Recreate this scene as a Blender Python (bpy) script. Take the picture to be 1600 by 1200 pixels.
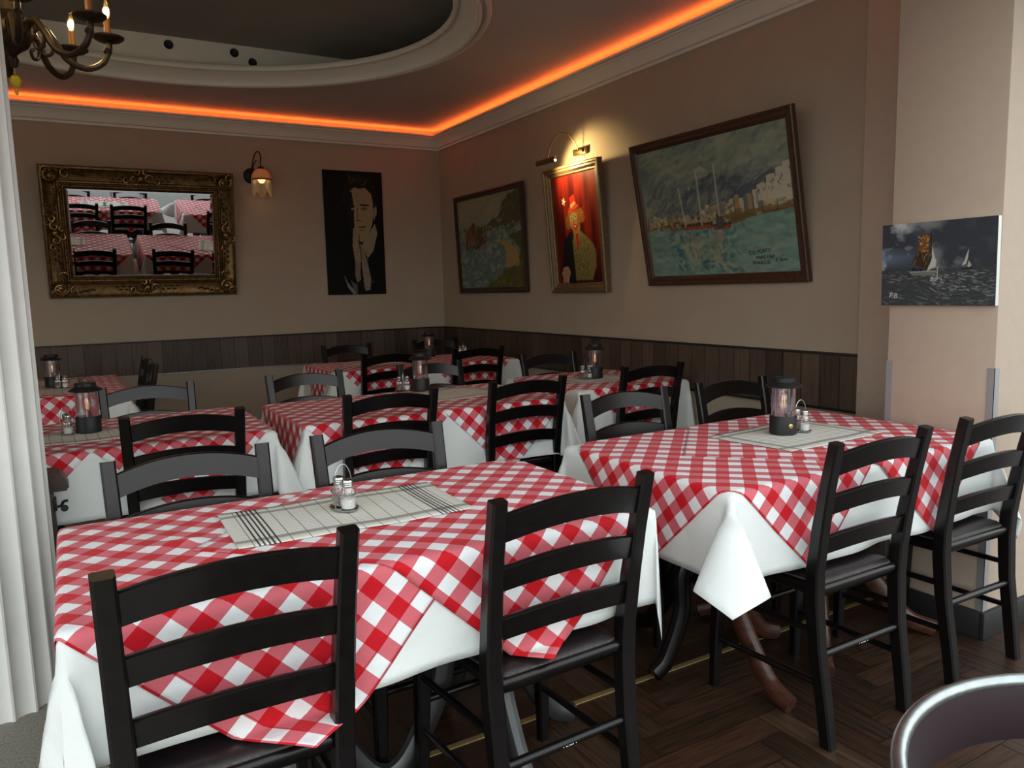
import bpy, bmesh, math, random
import numpy as np
from mathutils import Vector, Matrix
PI = math.pi
random.seed(7)
for o in list(bpy.data.objects): bpy.data.objects.remove(o)
scn = bpy.context.scene
COL = scn.collection

# ------------------------------------------------------------ camera
F_PX = 1194.0
def _ray(u, v):
    r = Vector((u-800, -(v-600), -F_PX)); return r.normalized()
_X = _ray(2873, 400); _Y = _ray(100, 469)
_m = (_X+_Y).normalized(); _n = (_X-_Y); _n = (_n-_m*_n.dot(_m)).normalized()
_X = (_m+_n)/math.sqrt(2); _Y = (_m-_n)/math.sqrt(2); _Z = _X.cross(_Y)
camd = bpy.data.cameras.new('camera'); cam = bpy.data.objects.new('camera', camd); COL.objects.link(cam)
R3 = Matrix((_X, _Y, _Z))
cam.matrix_world = Matrix.Translation((0, 0, 1.30)) @ R3.to_4x4()
camd.sensor_width = 36; camd.lens = F_PX/1600*36; camd.clip_start = 0.02
scn.camera = cam
# ------------------------------------------------------------ world, daylight, exposure
w = bpy.data.worlds.new('world'); scn.world = w; w.use_nodes = True
wn = w.node_tree; bg = wn.nodes['Background']
tc = wn.nodes.new('ShaderNodeTexCoord'); sp = wn.nodes.new('ShaderNodeSeparateXYZ')
wn.links.new(tc.outputs['Generated'], sp.inputs[0])
cr = wn.nodes.new('ShaderNodeValToRGB'); wn.links.new(sp.outputs['Z'], cr.inputs[0])
cr.color_ramp.elements[0].position = 0.0; cr.color_ramp.elements[0].color = (.45, .46, .43, 1)
cr.color_ramp.elements[1].position = 0.10; cr.color_ramp.elements[1].color = (.97, 1.0, .97, 1)
_e = cr.color_ramp.elements.new(.8); _e.color = (.72, .80, .84, 1)
wn.links.new(cr.outputs[0], bg.inputs[0]); bg.inputs[1].default_value = 2.55
scn.view_settings.view_transform = 'Standard'; scn.view_settings.look = 'None'
scn.view_settings.gamma = 1; scn.view_settings.exposure = 0.0
try: scn.view_settings.use_curve_mapping = False
except Exception: pass

# ------------------------------------------------------------ materials
def newmat(name):
    m = bpy.data.materials.new(name); m.use_nodes = True
    return m, m.node_tree.nodes, m.node_tree.links, m.node_tree.nodes['Principled BSDF']
def mat(name, col, rough=.5, metal=0, spec=.5, noise=0, nscale=20, bump=0, coat=0, stretch=None, sheen=0):
    m, N, L, b = newmat(name)
    b.inputs['Base Color'].default_value = (*col, 1); b.inputs['Roughness'].default_value = rough
    b.inputs['Metallic'].default_value = metal; b.inputs['Specular IOR Level'].default_value = spec
    b.inputs['Coat Weight'].default_value = coat
    if sheen: b.inputs['Sheen Weight'].default_value = sheen
    if noise or bump:
        t = N.new('ShaderNodeTexCoord'); n = N.new('ShaderNodeTexNoise'); n.inputs['Scale'].default_value = nscale
        n.inputs['Detail'].default_value = 6
        if stretch:
            mp = N.new('ShaderNodeMapping'); mp.inputs['Scale'].default_value = stretch
            L.new(t.outputs['Object'], mp.inputs[0]); L.new(mp.outputs[0], n.inputs[0])
        else: L.new(t.outputs['Object'], n.inputs[0])
        if noise:
            r = N.new('ShaderNodeValToRGB'); L.new(n.outputs['Fac'], r.inputs[0])
            r.color_ramp.elements[0].position = .3; r.color_ramp.elements[1].position = .7
            r.color_ramp.elements[0].color = (*[c*(1-noise) for c in col], 1)
            r.color_ramp.elements[1].color = (*[min(1, c*(1+noise)) for c in col], 1)
            L.new(r.outputs[0], b.inputs['Base Color'])
        if bump:
            bp = N.new('ShaderNodeBump'); bp.inputs['Strength'].default_value = bump; bp.inputs['Distance'].default_value = .01
            L.new(n.outputs['Fac'], bp.inputs['Height']); L.new(bp.outputs[0], b.inputs['Normal'])
    return m
def emit(name, col, s):
    m, N, L, b = newmat(name)
    b.inputs['Base Color'].default_value = (*col, 1)
    b.inputs['Emission Color'].default_value = (*col, 1); b.inputs['Emission Strength'].default_value = s
    return m
def glass(name, col=(1, 1, 1), rough=.02, alpha=.22):
    m, N, L, b = newmat(name)
    b.inputs['Base Color'].default_value = (*col, 1); b.inputs['Roughness'].default_value = rough
    tr = N.new('ShaderNodeBsdfTransparent'); mx = N.new('ShaderNodeMixShader'); fr = N.new('ShaderNodeLayerWeight')
    fr.inputs[0].default_value = .25
    ad = N.new('ShaderNodeMath'); ad.operation = 'MULTIPLY_ADD'; ad.inputs[1].default_value = .75; ad.inputs[2].default_value = alpha
    L.new(fr.outputs['Facing'], ad.inputs[0]); ad.use_clamp = True
    gl = N.new('ShaderNodeBsdfGlossy'); gl.inputs['Roughness'].default_value = .05; gl.inputs['Color'].default_value = (*col, 1)
    out = N['Material Output']
    tr.inputs[0].default_value = (*[.92+.08*c for c in col], 1)
    L.new(ad.outputs[0], mx.inputs[0]); L.new(tr.outputs[0], mx.inputs[1]); L.new(gl.outputs[0], mx.inputs[2])
    L.new(mx.outputs[0], out.inputs['Surface'])
    return m

WALLC = (.43, .350, .268)
M_wall = mat('wall_paint', WALLC, .75, noise=.03, nscale=6, bump=.06, spec=.3)
M_pillar = mat('pillar_paint', (.53, .42, .335), .7, noise=.03, nscale=25, bump=.15, spec=.3)
M_ceil = mat('ceiling_paint', (.62, .56, .51), .8, spec=.2)
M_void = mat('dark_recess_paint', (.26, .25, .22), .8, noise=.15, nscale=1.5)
M_cornice = mat('cornice_paint', (.80, .77, .68), .5)
M_white = mat('column_white', (.80, .80, .77), .5, noise=.03, nscale=12)
M_blackwood = mat('black_lacquered_wood', (.0045, .0035, .0035), .28, noise=.3, nscale=40, spec=.4, bump=.04)
M_blackpaint = mat('black_trim', (.02, .02, .02), .5)
M_leather = mat('dark_leather', (.018, .012, .013), .36, noise=.2, nscale=60, bump=.08, spec=.5)
M_piping = mat('worn_piping', (.07, .06, .055), .55, noise=.5, nscale=120)
M_brown = mat('worn_brown_wood', (.065, .022, .012), .35, noise=.5, nscale=18, stretch=(1, 1, 6), coat=.2)
M_darkbrown = mat('dark_brown_wood', (.045, .022, .014), .45, noise=.3, nscale=20)
M_blackmetal = mat('black_metal', (.012, .013, .014), .5, metal=.0, spec=.4)
M_chrome = mat('brushed_chrome', (.42, .45, .46), .36, metal=1, noise=.08, nscale=80)
M_steel = mat('steel', (.45, .46, .45), .25, metal=1)
M_greymetal = mat('grey_steel', (.10, .105, .105), .38, metal=.8)
M_glass = glass('clear_glass'); M_glassp = glass('lantern_glass', (.93, .86, .90), alpha=.2)
M_salt = mat('salt', (.85, .87, .84), .9); M_pepper = mat('pepper', (.16, .12, .09), .9, noise=.5, nscale=400)
M_brass = mat('brass', (.62, .44, .16), .35, metal=1)
M_lampbrass = mat('tarnished_brass', (.22, .15, .07), .38, metal=.9)
M_strip = mat('brass_strip_worn', (.50, .38, .17), .45, metal=.7)
M_bronze = mat('aged_bronze', (.035, .022, .013), .38, metal=.5, noise=.5, nscale=40)
M_candle = mat('amber_candle_sleeve', (.32, .13, .03), .5)
M_bulb = emit('lit_bulb', (1, .78, .35), 14)
M_bulbglass = glass('bulb_glass', (1, .85, .5), alpha=.12)
M_fil = emit('warm_filament', (1, .5, .18), 1.2)
M_led = emit('orange_led', (1, .155, .025), 20)
M_yellow = mat('yellow_glass', (.75, .55, .02), .3)
M_alu = mat('grey_corner_strip', (.36, .35, .37), .5, metal=.3)
M_granite = mat('granite', (.27, .255, .215), .7, noise=.35, nscale=130)
M_pave = mat('grey_paving', (.09, .088, .082), .85, noise=.15, nscale=10)
M_mauve = mat('mauve_leatherette', (.022, .010, .014), .5, noise=.15, nscale=8)
M_bandtop = mat('wainscot_top_trim', (.012, .010, .009), .45)
M_silver = mat('silver_edge', (.30, .30, .30), .35, metal=.8)
M_txtblack = mat('black_ink', (.01, .012, .012), .6); M_txtwhite = mat('white_ink', (.55, .55, .55), .6)
M_canvas_side = mat('canvas_side', (.8, .8, .76), .8)

def wood_band():
    m, N, L, b = newmat('dark_wood_planks')
    t = N.new('ShaderNodeTexCoord'); s = N.new('ShaderNodeSeparateXYZ'); L.new(t.outputs['UV'], s.inputs[0])
    mu = N.new('ShaderNodeMath'); mu.operation = 'DIVIDE'; L.new(s.outputs[0], mu.inputs[0]); mu.inputs[1].default_value = .112
    fl = N.new('ShaderNodeMath'); fl.operation = 'FLOOR'; L.new(mu.outputs[0], fl.inputs[0])
    fr = N.new('ShaderNodeMath'); fr.operation = 'FRACT'; L.new(mu.outputs[0], fr.inputs[0])
    gt = N.new('ShaderNodeMath'); gt.operation = 'GREATER_THAN'; L.new(fr.outputs[0], gt.inputs[0]); gt.inputs[1].default_value = .045
    wnz = N.new('ShaderNodeTexWhiteNoise'); wnz.noise_dimensions = '1D'; L.new(fl.outputs[0], wnz.inputs['W'])
    mp = N.new('ShaderNodeMapping'); mp.inputs['Scale'].default_value = (40, 3, 40); L.new(t.outputs['UV'], mp.inputs[0])
    n = N.new('ShaderNodeTexNoise'); n.inputs['Scale'].default_value = 1.6; n.inputs['Detail'].default_value = 8; L.new(mp.outputs[0], n.inputs[0])
    ad = N.new('ShaderNodeMath'); ad.operation = 'MULTIPLY_ADD'; L.new(wnz.outputs[0], ad.inputs[0]); ad.inputs[1].default_value = .45; 
    su = N.new('ShaderNodeMath'); su.operation = 'MULTIPLY'; L.new(n.outputs['Fac'], su.inputs[0]); su.inputs[1].default_value = .7
    L.new(su.outputs[0], ad.inputs[2])
    r = N.new('ShaderNodeValToRGB'); L.new(ad.outputs[0], r.inputs[0])
    r.color_ramp.elements[0].position = .2; r.color_ramp.elements[0].color = (.030, .019, .014, 1)
    r.color_ramp.elements[1].position = .9; r.color_ramp.elements[1].color = (.13, .085, .060, 1)
    mx = N.new('ShaderNodeMix'); mx.data_type = 'RGBA'; L.new(gt.outputs[0], mx.inputs[0])
    mx.inputs[6].default_value = (.01, .008, .007, 1); L.new(r.outputs[0], mx.inputs[7]); L.new(mx.outputs[2], b.inputs['Base Color'])
    b.inputs['Roughness'].default_value = .5; b.inputs['Specular IOR Level'].default_value = .4
    return m
M_band = wood_band()
def floor_mat():
    m, N, L, b = newmat('herringbone_floor')
    a = N.new('ShaderNodeAttribute'); a.attribute_name = 'Col'
    t = N.new('ShaderNodeTexCoord'); mp = N.new('ShaderNodeMapping'); mp.inputs['Scale'].default_value = (5, 60, 1)
    L.new(t.outputs['UV'], mp.inputs[0])
    n = N.new('ShaderNodeTexNoise'); n.inputs['Scale'].default_value = 1.2; n.inputs['Detail'].default_value = 8; L.new(mp.outputs[0], n.inputs[0])
    r = N.new('ShaderNodeValToRGB'); L.new(n.outputs['Fac'], r.inputs[0])
    r.color_ramp.elements[0].position = .3; r.color_ramp.elements[0].color = (.45, .45, .45, 1)
    r.color_ramp.elements[1].position = .75; r.color_ramp.elements[1].color = (1.5, 1.45, 1.4, 1)
    mx = N.new('ShaderNodeMix'); mx.data_type = 'RGBA'; mx.blend_type = 'MULTIPLY'; mx.inputs[0].default_value = 1
    L.new(a.outputs[0], mx.inputs[6]); L.new(r.outputs[0], mx.inputs[7]); L.new(mx.outputs[2], b.inputs['Base Color'])
    b.inputs['Roughness'].default_value = .42; b.inputs['Specular IOR Level'].default_value = .35
    bp = N.new('ShaderNodeBump'); bp.inputs['Strength'].default_value = .15; bp.inputs['Distance'].default_value = .005
    L.new(n.outputs['Fac'], bp.inputs['Height']); L.new(bp.outputs[0], b.inputs['Normal'])
    return m
M_floor = floor_mat()
def uvmath(N, L, src, ops):
    cur = src
    for op, val in ops:
        n = N.new('ShaderNodeMath'); n.operation = op; L.new(cur, n.inputs[0])
        if val is not None: n.inputs[1].default_value = val
        cur = n.outputs[0]
    return cur
def gingham(a=.0375, half=.5):
    m, N, L, b = newmat('red_gingham_cloth')
    t = N.new('ShaderNodeTexCoord'); s = N.new('ShaderNodeSeparateXYZ'); L.new(t.outputs['UV'], s.inputs[0])
    fs = [uvmath(N, L, s.outputs[i], [('DIVIDE', 2*a), ('FRACT', None), ('GREATER_THAN', .5)]) for i in (0, 1)]
    sm = N.new('ShaderNodeMath'); sm.operation = 'ADD'; L.new(fs[0], sm.inputs[0]); L.new(fs[1], sm.inputs[1])
    hf = uvmath(N, L, sm.outputs[0], [('MULTIPLY', .5)])
    r = N.new('ShaderNodeValToRGB'); r.color_ramp.interpolation = 'CONSTANT'; L.new(hf, r.inputs[0])
    e = r.color_ramp.elements; e[0].position = 0; e[0].color = (.86, .87, .88, 1)
    e[1].position = .3; e[1].color = (.66, .14, .17, 1)
    x = e.new(.8); x.color = (.58, .003, .012, 1)
    # fine weave
    ws = [uvmath(N, L, s.outputs[i], [('MULTIPLY', 2200.0), ('SINE', None)]) for i in (0, 1)]
    wv = N.new('ShaderNodeMath'); wv.operation = 'MULTIPLY'; L.new(ws[0], wv.inputs[0]); L.new(ws[1], wv.inputs[1])
    n = N.new('ShaderNodeTexNoise'); n.inputs['Scale'].default_value = 9; n.inputs['Detail'].default_value = 4; L.new(t.outputs['UV'], n.inputs[0])
    bp = N.new('ShaderNodeBump'); bp.inputs['Strength'].default_value = .6; bp.inputs['Distance'].default_value = .016
    L.new(n.outputs['Fac'], bp.inputs['Height']); L.new(bp.outputs[0], b.inputs['Normal'])
    # stitched hem line near the edge
    mxm = N.new('ShaderNodeMath'); mxm.operation = 'MAXIMUM'
    for i in (0, 1): L.new(uvmath(N, L, s.outputs[i], [('ABSOLUTE', None)]), mxm.inputs[i])
    d = uvmath(N, L, mxm.outputs[0], [('SUBTRACT', half-.016), ('ABSOLUTE', None), ('LESS_THAN', .0008)])
    mx = N.new('ShaderNodeMix'); mx.data_type = 'RGBA'; L.new(d, mx.inputs[0]); L.new(r.outputs[0], mx.inputs[6]); mx.inputs[7].default_value = (.35, .01, .02, 1)
    L.new(mx.outputs[2], b.inputs['Base Color'])
    b.inputs['Roughness'].default_value = .72; b.inputs['Specular IOR Level'].default_value = .25; b.inputs['Sheen Weight'].default_value = .1
    return m
M_ging = gingham()
def white_cloth():
    m, N, L, b = newmat('white_tablecloth_fabric')
    b.inputs['Base Color'].default_value = (.80, .835, .82, 1); b.inputs['Roughness'].default_value = .75; b.inputs['Specular IOR Level'].default_value = .25
    t = N.new('ShaderNodeTexCoord'); n = N.new('ShaderNodeTexNoise'); n.inputs['Scale'].default_value = 7; n.inputs['Detail'].default_value = 5; L.new(t.outputs['UV'], n.inputs[0])
    bp = N.new('ShaderNodeBump'); bp.inputs['Strength'].default_value = .6; bp.inputs['Distance'].default_value = .018
    L.new(n.outputs['Fac'], bp.inputs['Height']); L.new(bp.outputs[0], b.inputs['Normal'])
    return m
M_cloth = white_cloth()
def runner_mat(name, hx, hy, style):
    """off-white linen with a fine dark grid; style 0: five dark lines at the short ends and a grey band at the long sides; 1: grey bands all round"""
    m, N, L, b = newmat(name)
    t = N.new('ShaderNodeTexCoord'); s = N.new('ShaderNodeSeparateXYZ'); L.new(t.outputs['UV'], s.inputs[0])
    base = (.74, .72, .65, 1)
    def mixin(prev, fac, col, k=1.0):
        mx = N.new('ShaderNodeMix'); mx.data_type = 'RGBA'
        if k != 1: fac = uvmath(N, L, fac, [('MULTIPLY', k)])
        L.new(fac, mx.inputs[0]); mx.inputs[7].default_value = col
        if prev is None: mx.inputs[6].default_value = base
        else: L.new(prev, mx.inputs[6])
        return mx.outputs[2]
    c = None
    g1 = uvmath(N, L, s.outputs[0], [('DIVIDE', .042), ('FRACT', None), ('LESS_THAN', .045)])
    g2 = uvmath(N, L, s.outputs[1], [('DIVIDE', .042 if style else .021), ('FRACT', None), ('LESS_THAN', .045)])
    c = mixin(c, g1, (.03, .03, .03, 1), .85); c = mixin(c, g2, (.05, .05, .05, 1), .6)
    au = uvmath(N, L, s.outputs[0], [('ABSOLUTE', None)]); av = uvmath(N, L, s.outputs[1], [('ABSOLUTE', None)])
    bv = uvmath(N, L, av, [('SUBTRACT', hy-.045), ('ABSOLUTE', None), ('LESS_THAN', .010)])
    c = mixin(c, bv, (.22, .22, .21, 1), .75)
    if style:
        bu = uvmath(N, L, au, [('SUBTRACT', hx-.045), ('ABSOLUTE', None), ('LESS_THAN', .010)])
        c = mixin(c, bu, (.22, .22, .21, 1), .75)
    else:
        for k in range(5):
            ln = uvmath(N, L, au, [('SUBTRACT', hx-.045-.011*k), ('ABSOLUTE', None), ('LESS_THAN', .0022)])
            c = mixin(c, ln, (.03, .03, .03, 1), .95)
    L.new(c, b.inputs['Base Color']); b.inputs['Roughness'].default_value = .8; b.inputs['Specular IOR Level'].default_value = .2
    return m

# ------------------------------------------------------------ mesh builder
class MB:
    def __init__(s): s.v = []; s.f = []; s.m = []; s.sm = []; s.uv = {}
    def add(s, vs, fs, mi=0, smooth=False, M=None):
        o = len(s.v)
        for p in vs:
            p = Vector(p)
            s.v.append(tuple(M @ p) if M is not None else tuple(p))
        for f in fs: s.f.append([o+i for i in f]); s.m.append(mi); s.sm.append(smooth)
        return s
    def box(s, x0, x1, y0, y1, z0, z1, mi=0, bev=0, M=None):
        if bev <= 0:
            vs = [(x, y, z) for z in (z0, z1) for y in (y0, y1) for x in (x0, x1)]
            return s.add(vs, [(0, 2, 3, 1), (4, 5, 7, 6), (0, 1, 5, 4), (2, 6, 7, 3), (0, 4, 6, 2), (1, 3, 7, 5)], mi, False, M)
        bm = bmesh.new(); bmesh.ops.create_cube(bm, size=1)
        for v in bm.verts: v.co = Vector((x0+(v.co.x+.5)*(x1-x0), y0+(v.co.y+.5)*(y1-y0), z0+(v.co.z+.5)*(z1-z0)))
        bmesh.ops.bevel(bm, geom=bm.edges[:], offset=bev, segments=2, profile=.5, affect='EDGES')
        bm.verts.index_update(); r = s.add([v.co[:] for v in bm.verts], [[v.index for v in f.verts] for f in bm.faces], mi, True, M); bm.free(); return r
    def tube(s, pts, r, n=10, mi=0, M=None, cap=True, closed=False, sx=1.0, up=None):
        pts = [Vector(p) for p in pts]; k = len(pts)
        rs = r if isinstance(r, (list, tuple)) else [r]*k
        vs = []; prev = None
        for i, p in enumerate(pts):
            if closed: t = (pts[(i+1) % k]-pts[i-1]).normalized()
            else: t = (pts[min(i+1, k-1)]-pts[max(i-1, 0)]).normalized()
            if prev is None:
                a = Vector(up) if up else (Vector((0, 0, 1)) if abs(t.z) < .9 else Vector((1, 0, 0)))
            else: a = prev
            a = (a-t*a.dot(t)).normalized(); b = t.cross(a); prev = a
            for j in range(n):
                th = 2*PI*j/n; vs.append(p+a*math.cos(th)*rs[i]+b*math.sin(th)*rs[i]*sx)
        fs = [(i*n+j, i*n+(j+1) % n, ((i+1) % k)*n+(j+1) % n, ((i+1) % k)*n+j) for i in range(k if closed else k-1) for j in range(n)]
        if cap and not closed: fs += [tuple(range(n-1, -1, -1)), tuple((k-1)*n+j for j in range(n))]
        return s.add(vs, fs, mi, True, M)
    def lathe(s, prof, n=24, mi=0, M=None, closed=False):
        vs = [(r*math.cos(2*PI*j/n), r*math.sin(2*PI*j/n), z) for r, z in prof for j in range(n)]
        k = len(prof)
        fs = [(i*n+j, i*n+(j+1) % n, ((i+1) % k)*n+(j+1) % n, ((i+1) % k)*n+j) for i in range(k if closed else k-1) for j in range(n)]
        if not closed: fs += [tuple(range(n-1, -1, -1)), tuple((k-1)*n+j for j in range(n))]
        return s.add(vs, fs, mi, True, M)
    def sweeprect(s, secs, mi=0, M=None, smooth=True):
        """secs: list of 4+-point loops"""
        n = len(secs[0]); k = len(secs); vs = [p for sec in secs for p in sec]
        fs = [(i*n+j, i*n+(j+1) % n, (i+1)*n+(j+1) % n, (i+1)*n+j) for i in range(k-1) for j in range(n)]
        fs += [tuple(range(n-1, -1, -1)), tuple((k-1)*n+j for j in range(n))]
        return s.add(vs, fs, mi, smooth, M)
    def prism(s, poly, y0, y1, mi=0, M=None):
        n = len(poly); vs = [(x, y0, z) for x, z in poly]+[(x, y1, z) for x, z in poly]
        fs = [tuple(range(n)), tuple(range(2*n-1, n-1, -1))]+[(j, n+j, n+(j+1) % n, (j+1) % n) for j in range(n)]
        return s.add(vs, fs, mi, False, M)
    def mesh(s, name, mats, fixn=True, auto=35):
        me = bpy.data.meshes.new(name); me.from_pydata(s.v, [], s.f)
        for m in (mats if isinstance(mats, (list, tuple)) else [mats]): me.materials.append(m)
        me.polygons.foreach_set('material_index', s.m); me.polygons.foreach_set('use_smooth', s.sm)
        if fixn:
            bm = bmesh.new(); bm.from_mesh(me); bmesh.ops.recalc_face_normals(bm, faces=bm.faces); bm.to_mesh(me); bm.free()
        if auto and any(s.sm):
            me.set_sharp_from_angle(angle=math.radians(auto))
        me.update(); return me
    def build(s, name, mats, parent=None, fixn=True, auto=35):
        o = bpy.data.objects.new(name, s.mesh(name, mats, fixn, auto)); COL.objects.link(o)
        if parent is not None: o.parent = parent
        return o
def thing(name, label, cat, loc=(0, 0, 0), rz=0, group=None):
    o = bpy.data.objects.new(name, None); COL.objects.link(o); o.location = loc; o.rotation_euler = (0, 0, rz)
    o.empty_display_size = .1
    return tag(o, label, cat, group)
def tag(o, label, cat, group=None):
    o['label'] = label; o['category'] = cat
    if group: o['group'] = group
    return o
def struct(name, mb, mats, fixn=True, auto=35):
    o = mb.build(name, mats, None, fixn, auto); o['kind'] = 'structure'; return o
def dup(root, loc, rz, label, group=None):
    r = root.copy(); COL.objects.link(r); r.location = loc; r.rotation_euler = (0, 0, rz); r['label'] = label
    if group: r['group'] = group
    for ch in list(root.children):
        c = ch.copy(); COL.objects.link(c); c.parent = r
        for g in list(ch.children):
            d = g.copy(); COL.objects.link(d); d.parent = c
    return r
def text_mesh(name, body, size, mtl, M, parent):
    cu = bpy.data.curves.new(name, 'FONT'); cu.body = body; cu.size = size; cu.extrude = .0004
    t = bpy.data.objects.new(name+'_tmp', cu); COL.objects.link(t); bpy.context.view_layer.update()
    me = bpy.data.meshes.new_from_object(t.evaluated_get(bpy.context.evaluated_depsgraph_get()))
    bpy.data.objects.remove(t); me.transform(M); me.materials.clear(); me.materials.append(mtl); me.name = name
    o = bpy.data.objects.new(name, me); COL.objects.link(o); o.parent = parent; return o
def spl(pts, n=24):
    """Catmull-Rom through pts"""
    P = [Vector(p) for p in pts]; P = [2*P[0]-P[1]]+P+[2*P[-1]-P[-2]]; out = []
    segs = len(P)-3; per = max(2, n//segs)
    for i in range(segs):
        a, b, c, d = P[i:i+4]
        for k in range(per):
            t = k/per; out.append(.5*((2*b)+(c-a)*t+(2*a-5*b+4*c-d)*t*t+(3*b-a-3*c+d)*t**3))
    out.append(P[-2].copy()); return out

# ------------------------------------------------------------ setting
XB, YA, ZC = 3.2, 6.811, 2.79          # right wall, far wall, ceiling
# floors
def herringbone():
    W, n = .092, 5
    me = bpy.data.meshes.new('floor'); vs = []; fs = []; cols = []; uvs = []
    x0, x1, y0, y1 = .14, 4.6, -.6, YA+.05
    ni, nj = int((x1-x0)/W)+2, int((y1-y0)/W)+2
    rnd = random.Random(3); seen = set(); g = .0009
    def put(ax, ay, bx, by, horiz):
        ax, ay, bx, by = max(ax, x0), max(ay, y0), min(bx, x1), min(by, y1)
        if bx-ax < .004 or by-ay < .004: return
        o = len(vs); vs.extend([(ax+g, ay+g, 0), (bx-g, ay+g, 0), (bx-g, by-g, 0), (ax+g, by-g, 0)]); fs.append((o, o+1, o+2, o+3))
        k = .6+.8*rnd.random(); h = rnd.random(); c = (.040*k, (.018+.005*h)*k, (.010+.004*h)*k, 1); cols.append(c)
        ou, ov = rnd.random()*20, rnd.random()*20
        q = [(ax, ay), (bx, ay), (bx, by), (ax, by)]
        uvs.extend([((p[0] if horiz else p[1])+ou, (p[1] if horiz else p[0])+ov) for p in q])
    for i in range(-n, ni):
        for j in range(-n, nj):
            t = (i-j) % (2*n)
            if t < n: s0 = (i-t, j, 1)
            else: s0 = (i, j-(2*n-1-t), 0)
            if s0 in seen: continue
            seen.add(s0); X, Y, h = s0
            if h: put(x0+X*W, y0+Y*W, x0+(X+n)*W, y0+(Y+1)*W, True)
            else: put(x0+X*W, y0+Y*W, x0+(X+1)*W, y0+(Y+n)*W, False)
    o = len(vs); vs.extend([(x0, y0, -.002), (x1, y0, -.002), (x1, y1, -.002), (x0, y1, -.002)]); fs.append((o, o+1, o+2, o+3))
    cols.append((.006, .004, .003, 1)); uvs.extend([(0, 0)]*4)
    me.from_pydata(vs, [], fs); me.materials.append(M_floor)
    uv = me.uv_layers.new(name='UVMap'); uv.data.foreach_set('uv', [c for p in uvs for c in p])
    ca = me.color_attributes.new('Col', 'FLOAT_COLOR', 'CORNER')
    ca.data.foreach_set('color', [c for f in cols for _ in range(4) for c in f])
    ob = bpy.data.objects.new('floor', me); COL.objects.link(ob); ob['kind'] = 'structure'; return ob
herringbone()
b = MB()
b.box(-3.6, .1385, 2.602, YA+.05, -.05, 0); b.box(-3.6, .1385, 1.4, 2.597, -.05, 0); b.box(-3.6, .1385, -3, 1.395, -.05, 0)
struct('floor_stone', b, M_granite)
b = MB(); b.box(-14, 14, -14, -.605, -.06, -.004); b.box(4.605, 14, -.6, 6, -.06, -.004); b.box(-14, -3.605, -.6, 6, -.06, -.004)
struct('floor_pavement', b, M_pave)
b = MB(); b.box(.14, 3.19, 1.861, 1.883, 0, .003, bev=.001); struct('trim_1', b, M_strip)   # brass strip in the floor
# walls
b = MB(); b.box(-3.6, XB+.12, YA, YA+.15, 0, 3.3); struct('wall_back', b, M_wall)
b = MB(); b.box(XB, XB+.15, 1.84, YA, 0, 3.3); struct('wall_right', b, M_wall)
b = MB(); b.box(-3.75, -3.6, 2.6, YA, 0, 3.3); struct('wall_left', b, M_wall)
b = MB(); b.box(3.15, XB+.10, 1.846, 2.245, 0, ZC, bev=.003); struct('wall_pilaster', b, M_pillar)
b = MB(); b.box(2.775, 3.6, 1.44, 1.845, 0, ZC, bev=.004); b.box(3.6, 4.6, 1.44, 1.6, 0, ZC); struct('wall_pillar', b, M_pillar)
b = MB()
for (x0, x1, y0, y1) in ((2.757, 4.6, 1.422, 1.44), (2.757, 2.775, 1.44, 1.845)): b.box(x0, x1, y0, y1, 0, .10, bev=.003)
struct('baseboard_pillar', b, M_blackpaint)
b = MB(); b.box(XB-.015, XB, 2.25, YA, 0, .09, bev=.003); struct('baseboard_right', b, M_blackpaint)
b = MB(); b.box(-3.6, XB-.015, YA-.015, YA, 0, .09, bev=.003); struct('baseboard_back', b, M_blackpaint)
for i, y in enumerate((1.44, 1.845)):   # metal corner guards
    b = MB(); s = 1 if i == 0 else -1
    y0, y1 = sorted((y-s*.002, y+s*.024)); b.box(2.7725, 2.7755, y0, y1, .10, .985)
    if i == 0: b.box(2.7725, 2.80, 1.4375, 1.4405, .10, .985)
    struct('trim_%d' % (i+2), b, M_alu)
# wainscot bands
def band(name, a, c, nrm):
    d = Vector((c[0]-a[0], c[1]-a[1], 0)); Ln = d.length; d.normalize(); nv = Vector((*nrm, 0)); me = bpy.data.meshes.new(name)
    vs = []; 
    for t in (0, Ln):
        for o in (0, .018):
            for z in (.688, .945): vs.append(Vector((a[0], a[1], z))+d*t+nv*o)
    fs = [(2, 3, 7, 6), (0, 1, 3, 2), (4, 6, 7, 5), (1, 5, 7, 3), (0, 2, 6, 4)]
    me.from_pydata([tuple(v) for v in vs], [], fs); uv = me.uv_layers.new(name='UVMap')
    for p in me.polygons:
        for li in p.loop_indices:
            v = vs[me.loops[li].vertex_index]; uv.data[li].uv = ((v-vs[0]).dot(d), v.z)
    me.materials.append(M_band); o = bpy.data.objects.new(name, me); COL.objects.link(o); o['kind'] = 'structure'
band('trim_4', (-3.6, YA), (XB-.0185, YA), (0, -1)); band('trim_5', (XB, 2.246), (XB, YA), (-1, 0))
b = MB(); b.box(-3.6, XB-.024, YA-.024, YA, .9455, .957, bev=.002); struct('trim_6', b, M_bandtop)
b = MB(); b.box(XB-.024, XB, 2.246, YA, .9455, .957, bev=.002); struct('trim_7', b, M_bandtop)
b = MB(); b.box(-3.6, XB-.022, YA-.022, YA, .679, .6875); struct('trim_8', b, M_silver)
b = MB(); b.box(XB-.022, XB, 2.246, YA, .675, .6875); struct('trim_9', b, M_bandtop)
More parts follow.
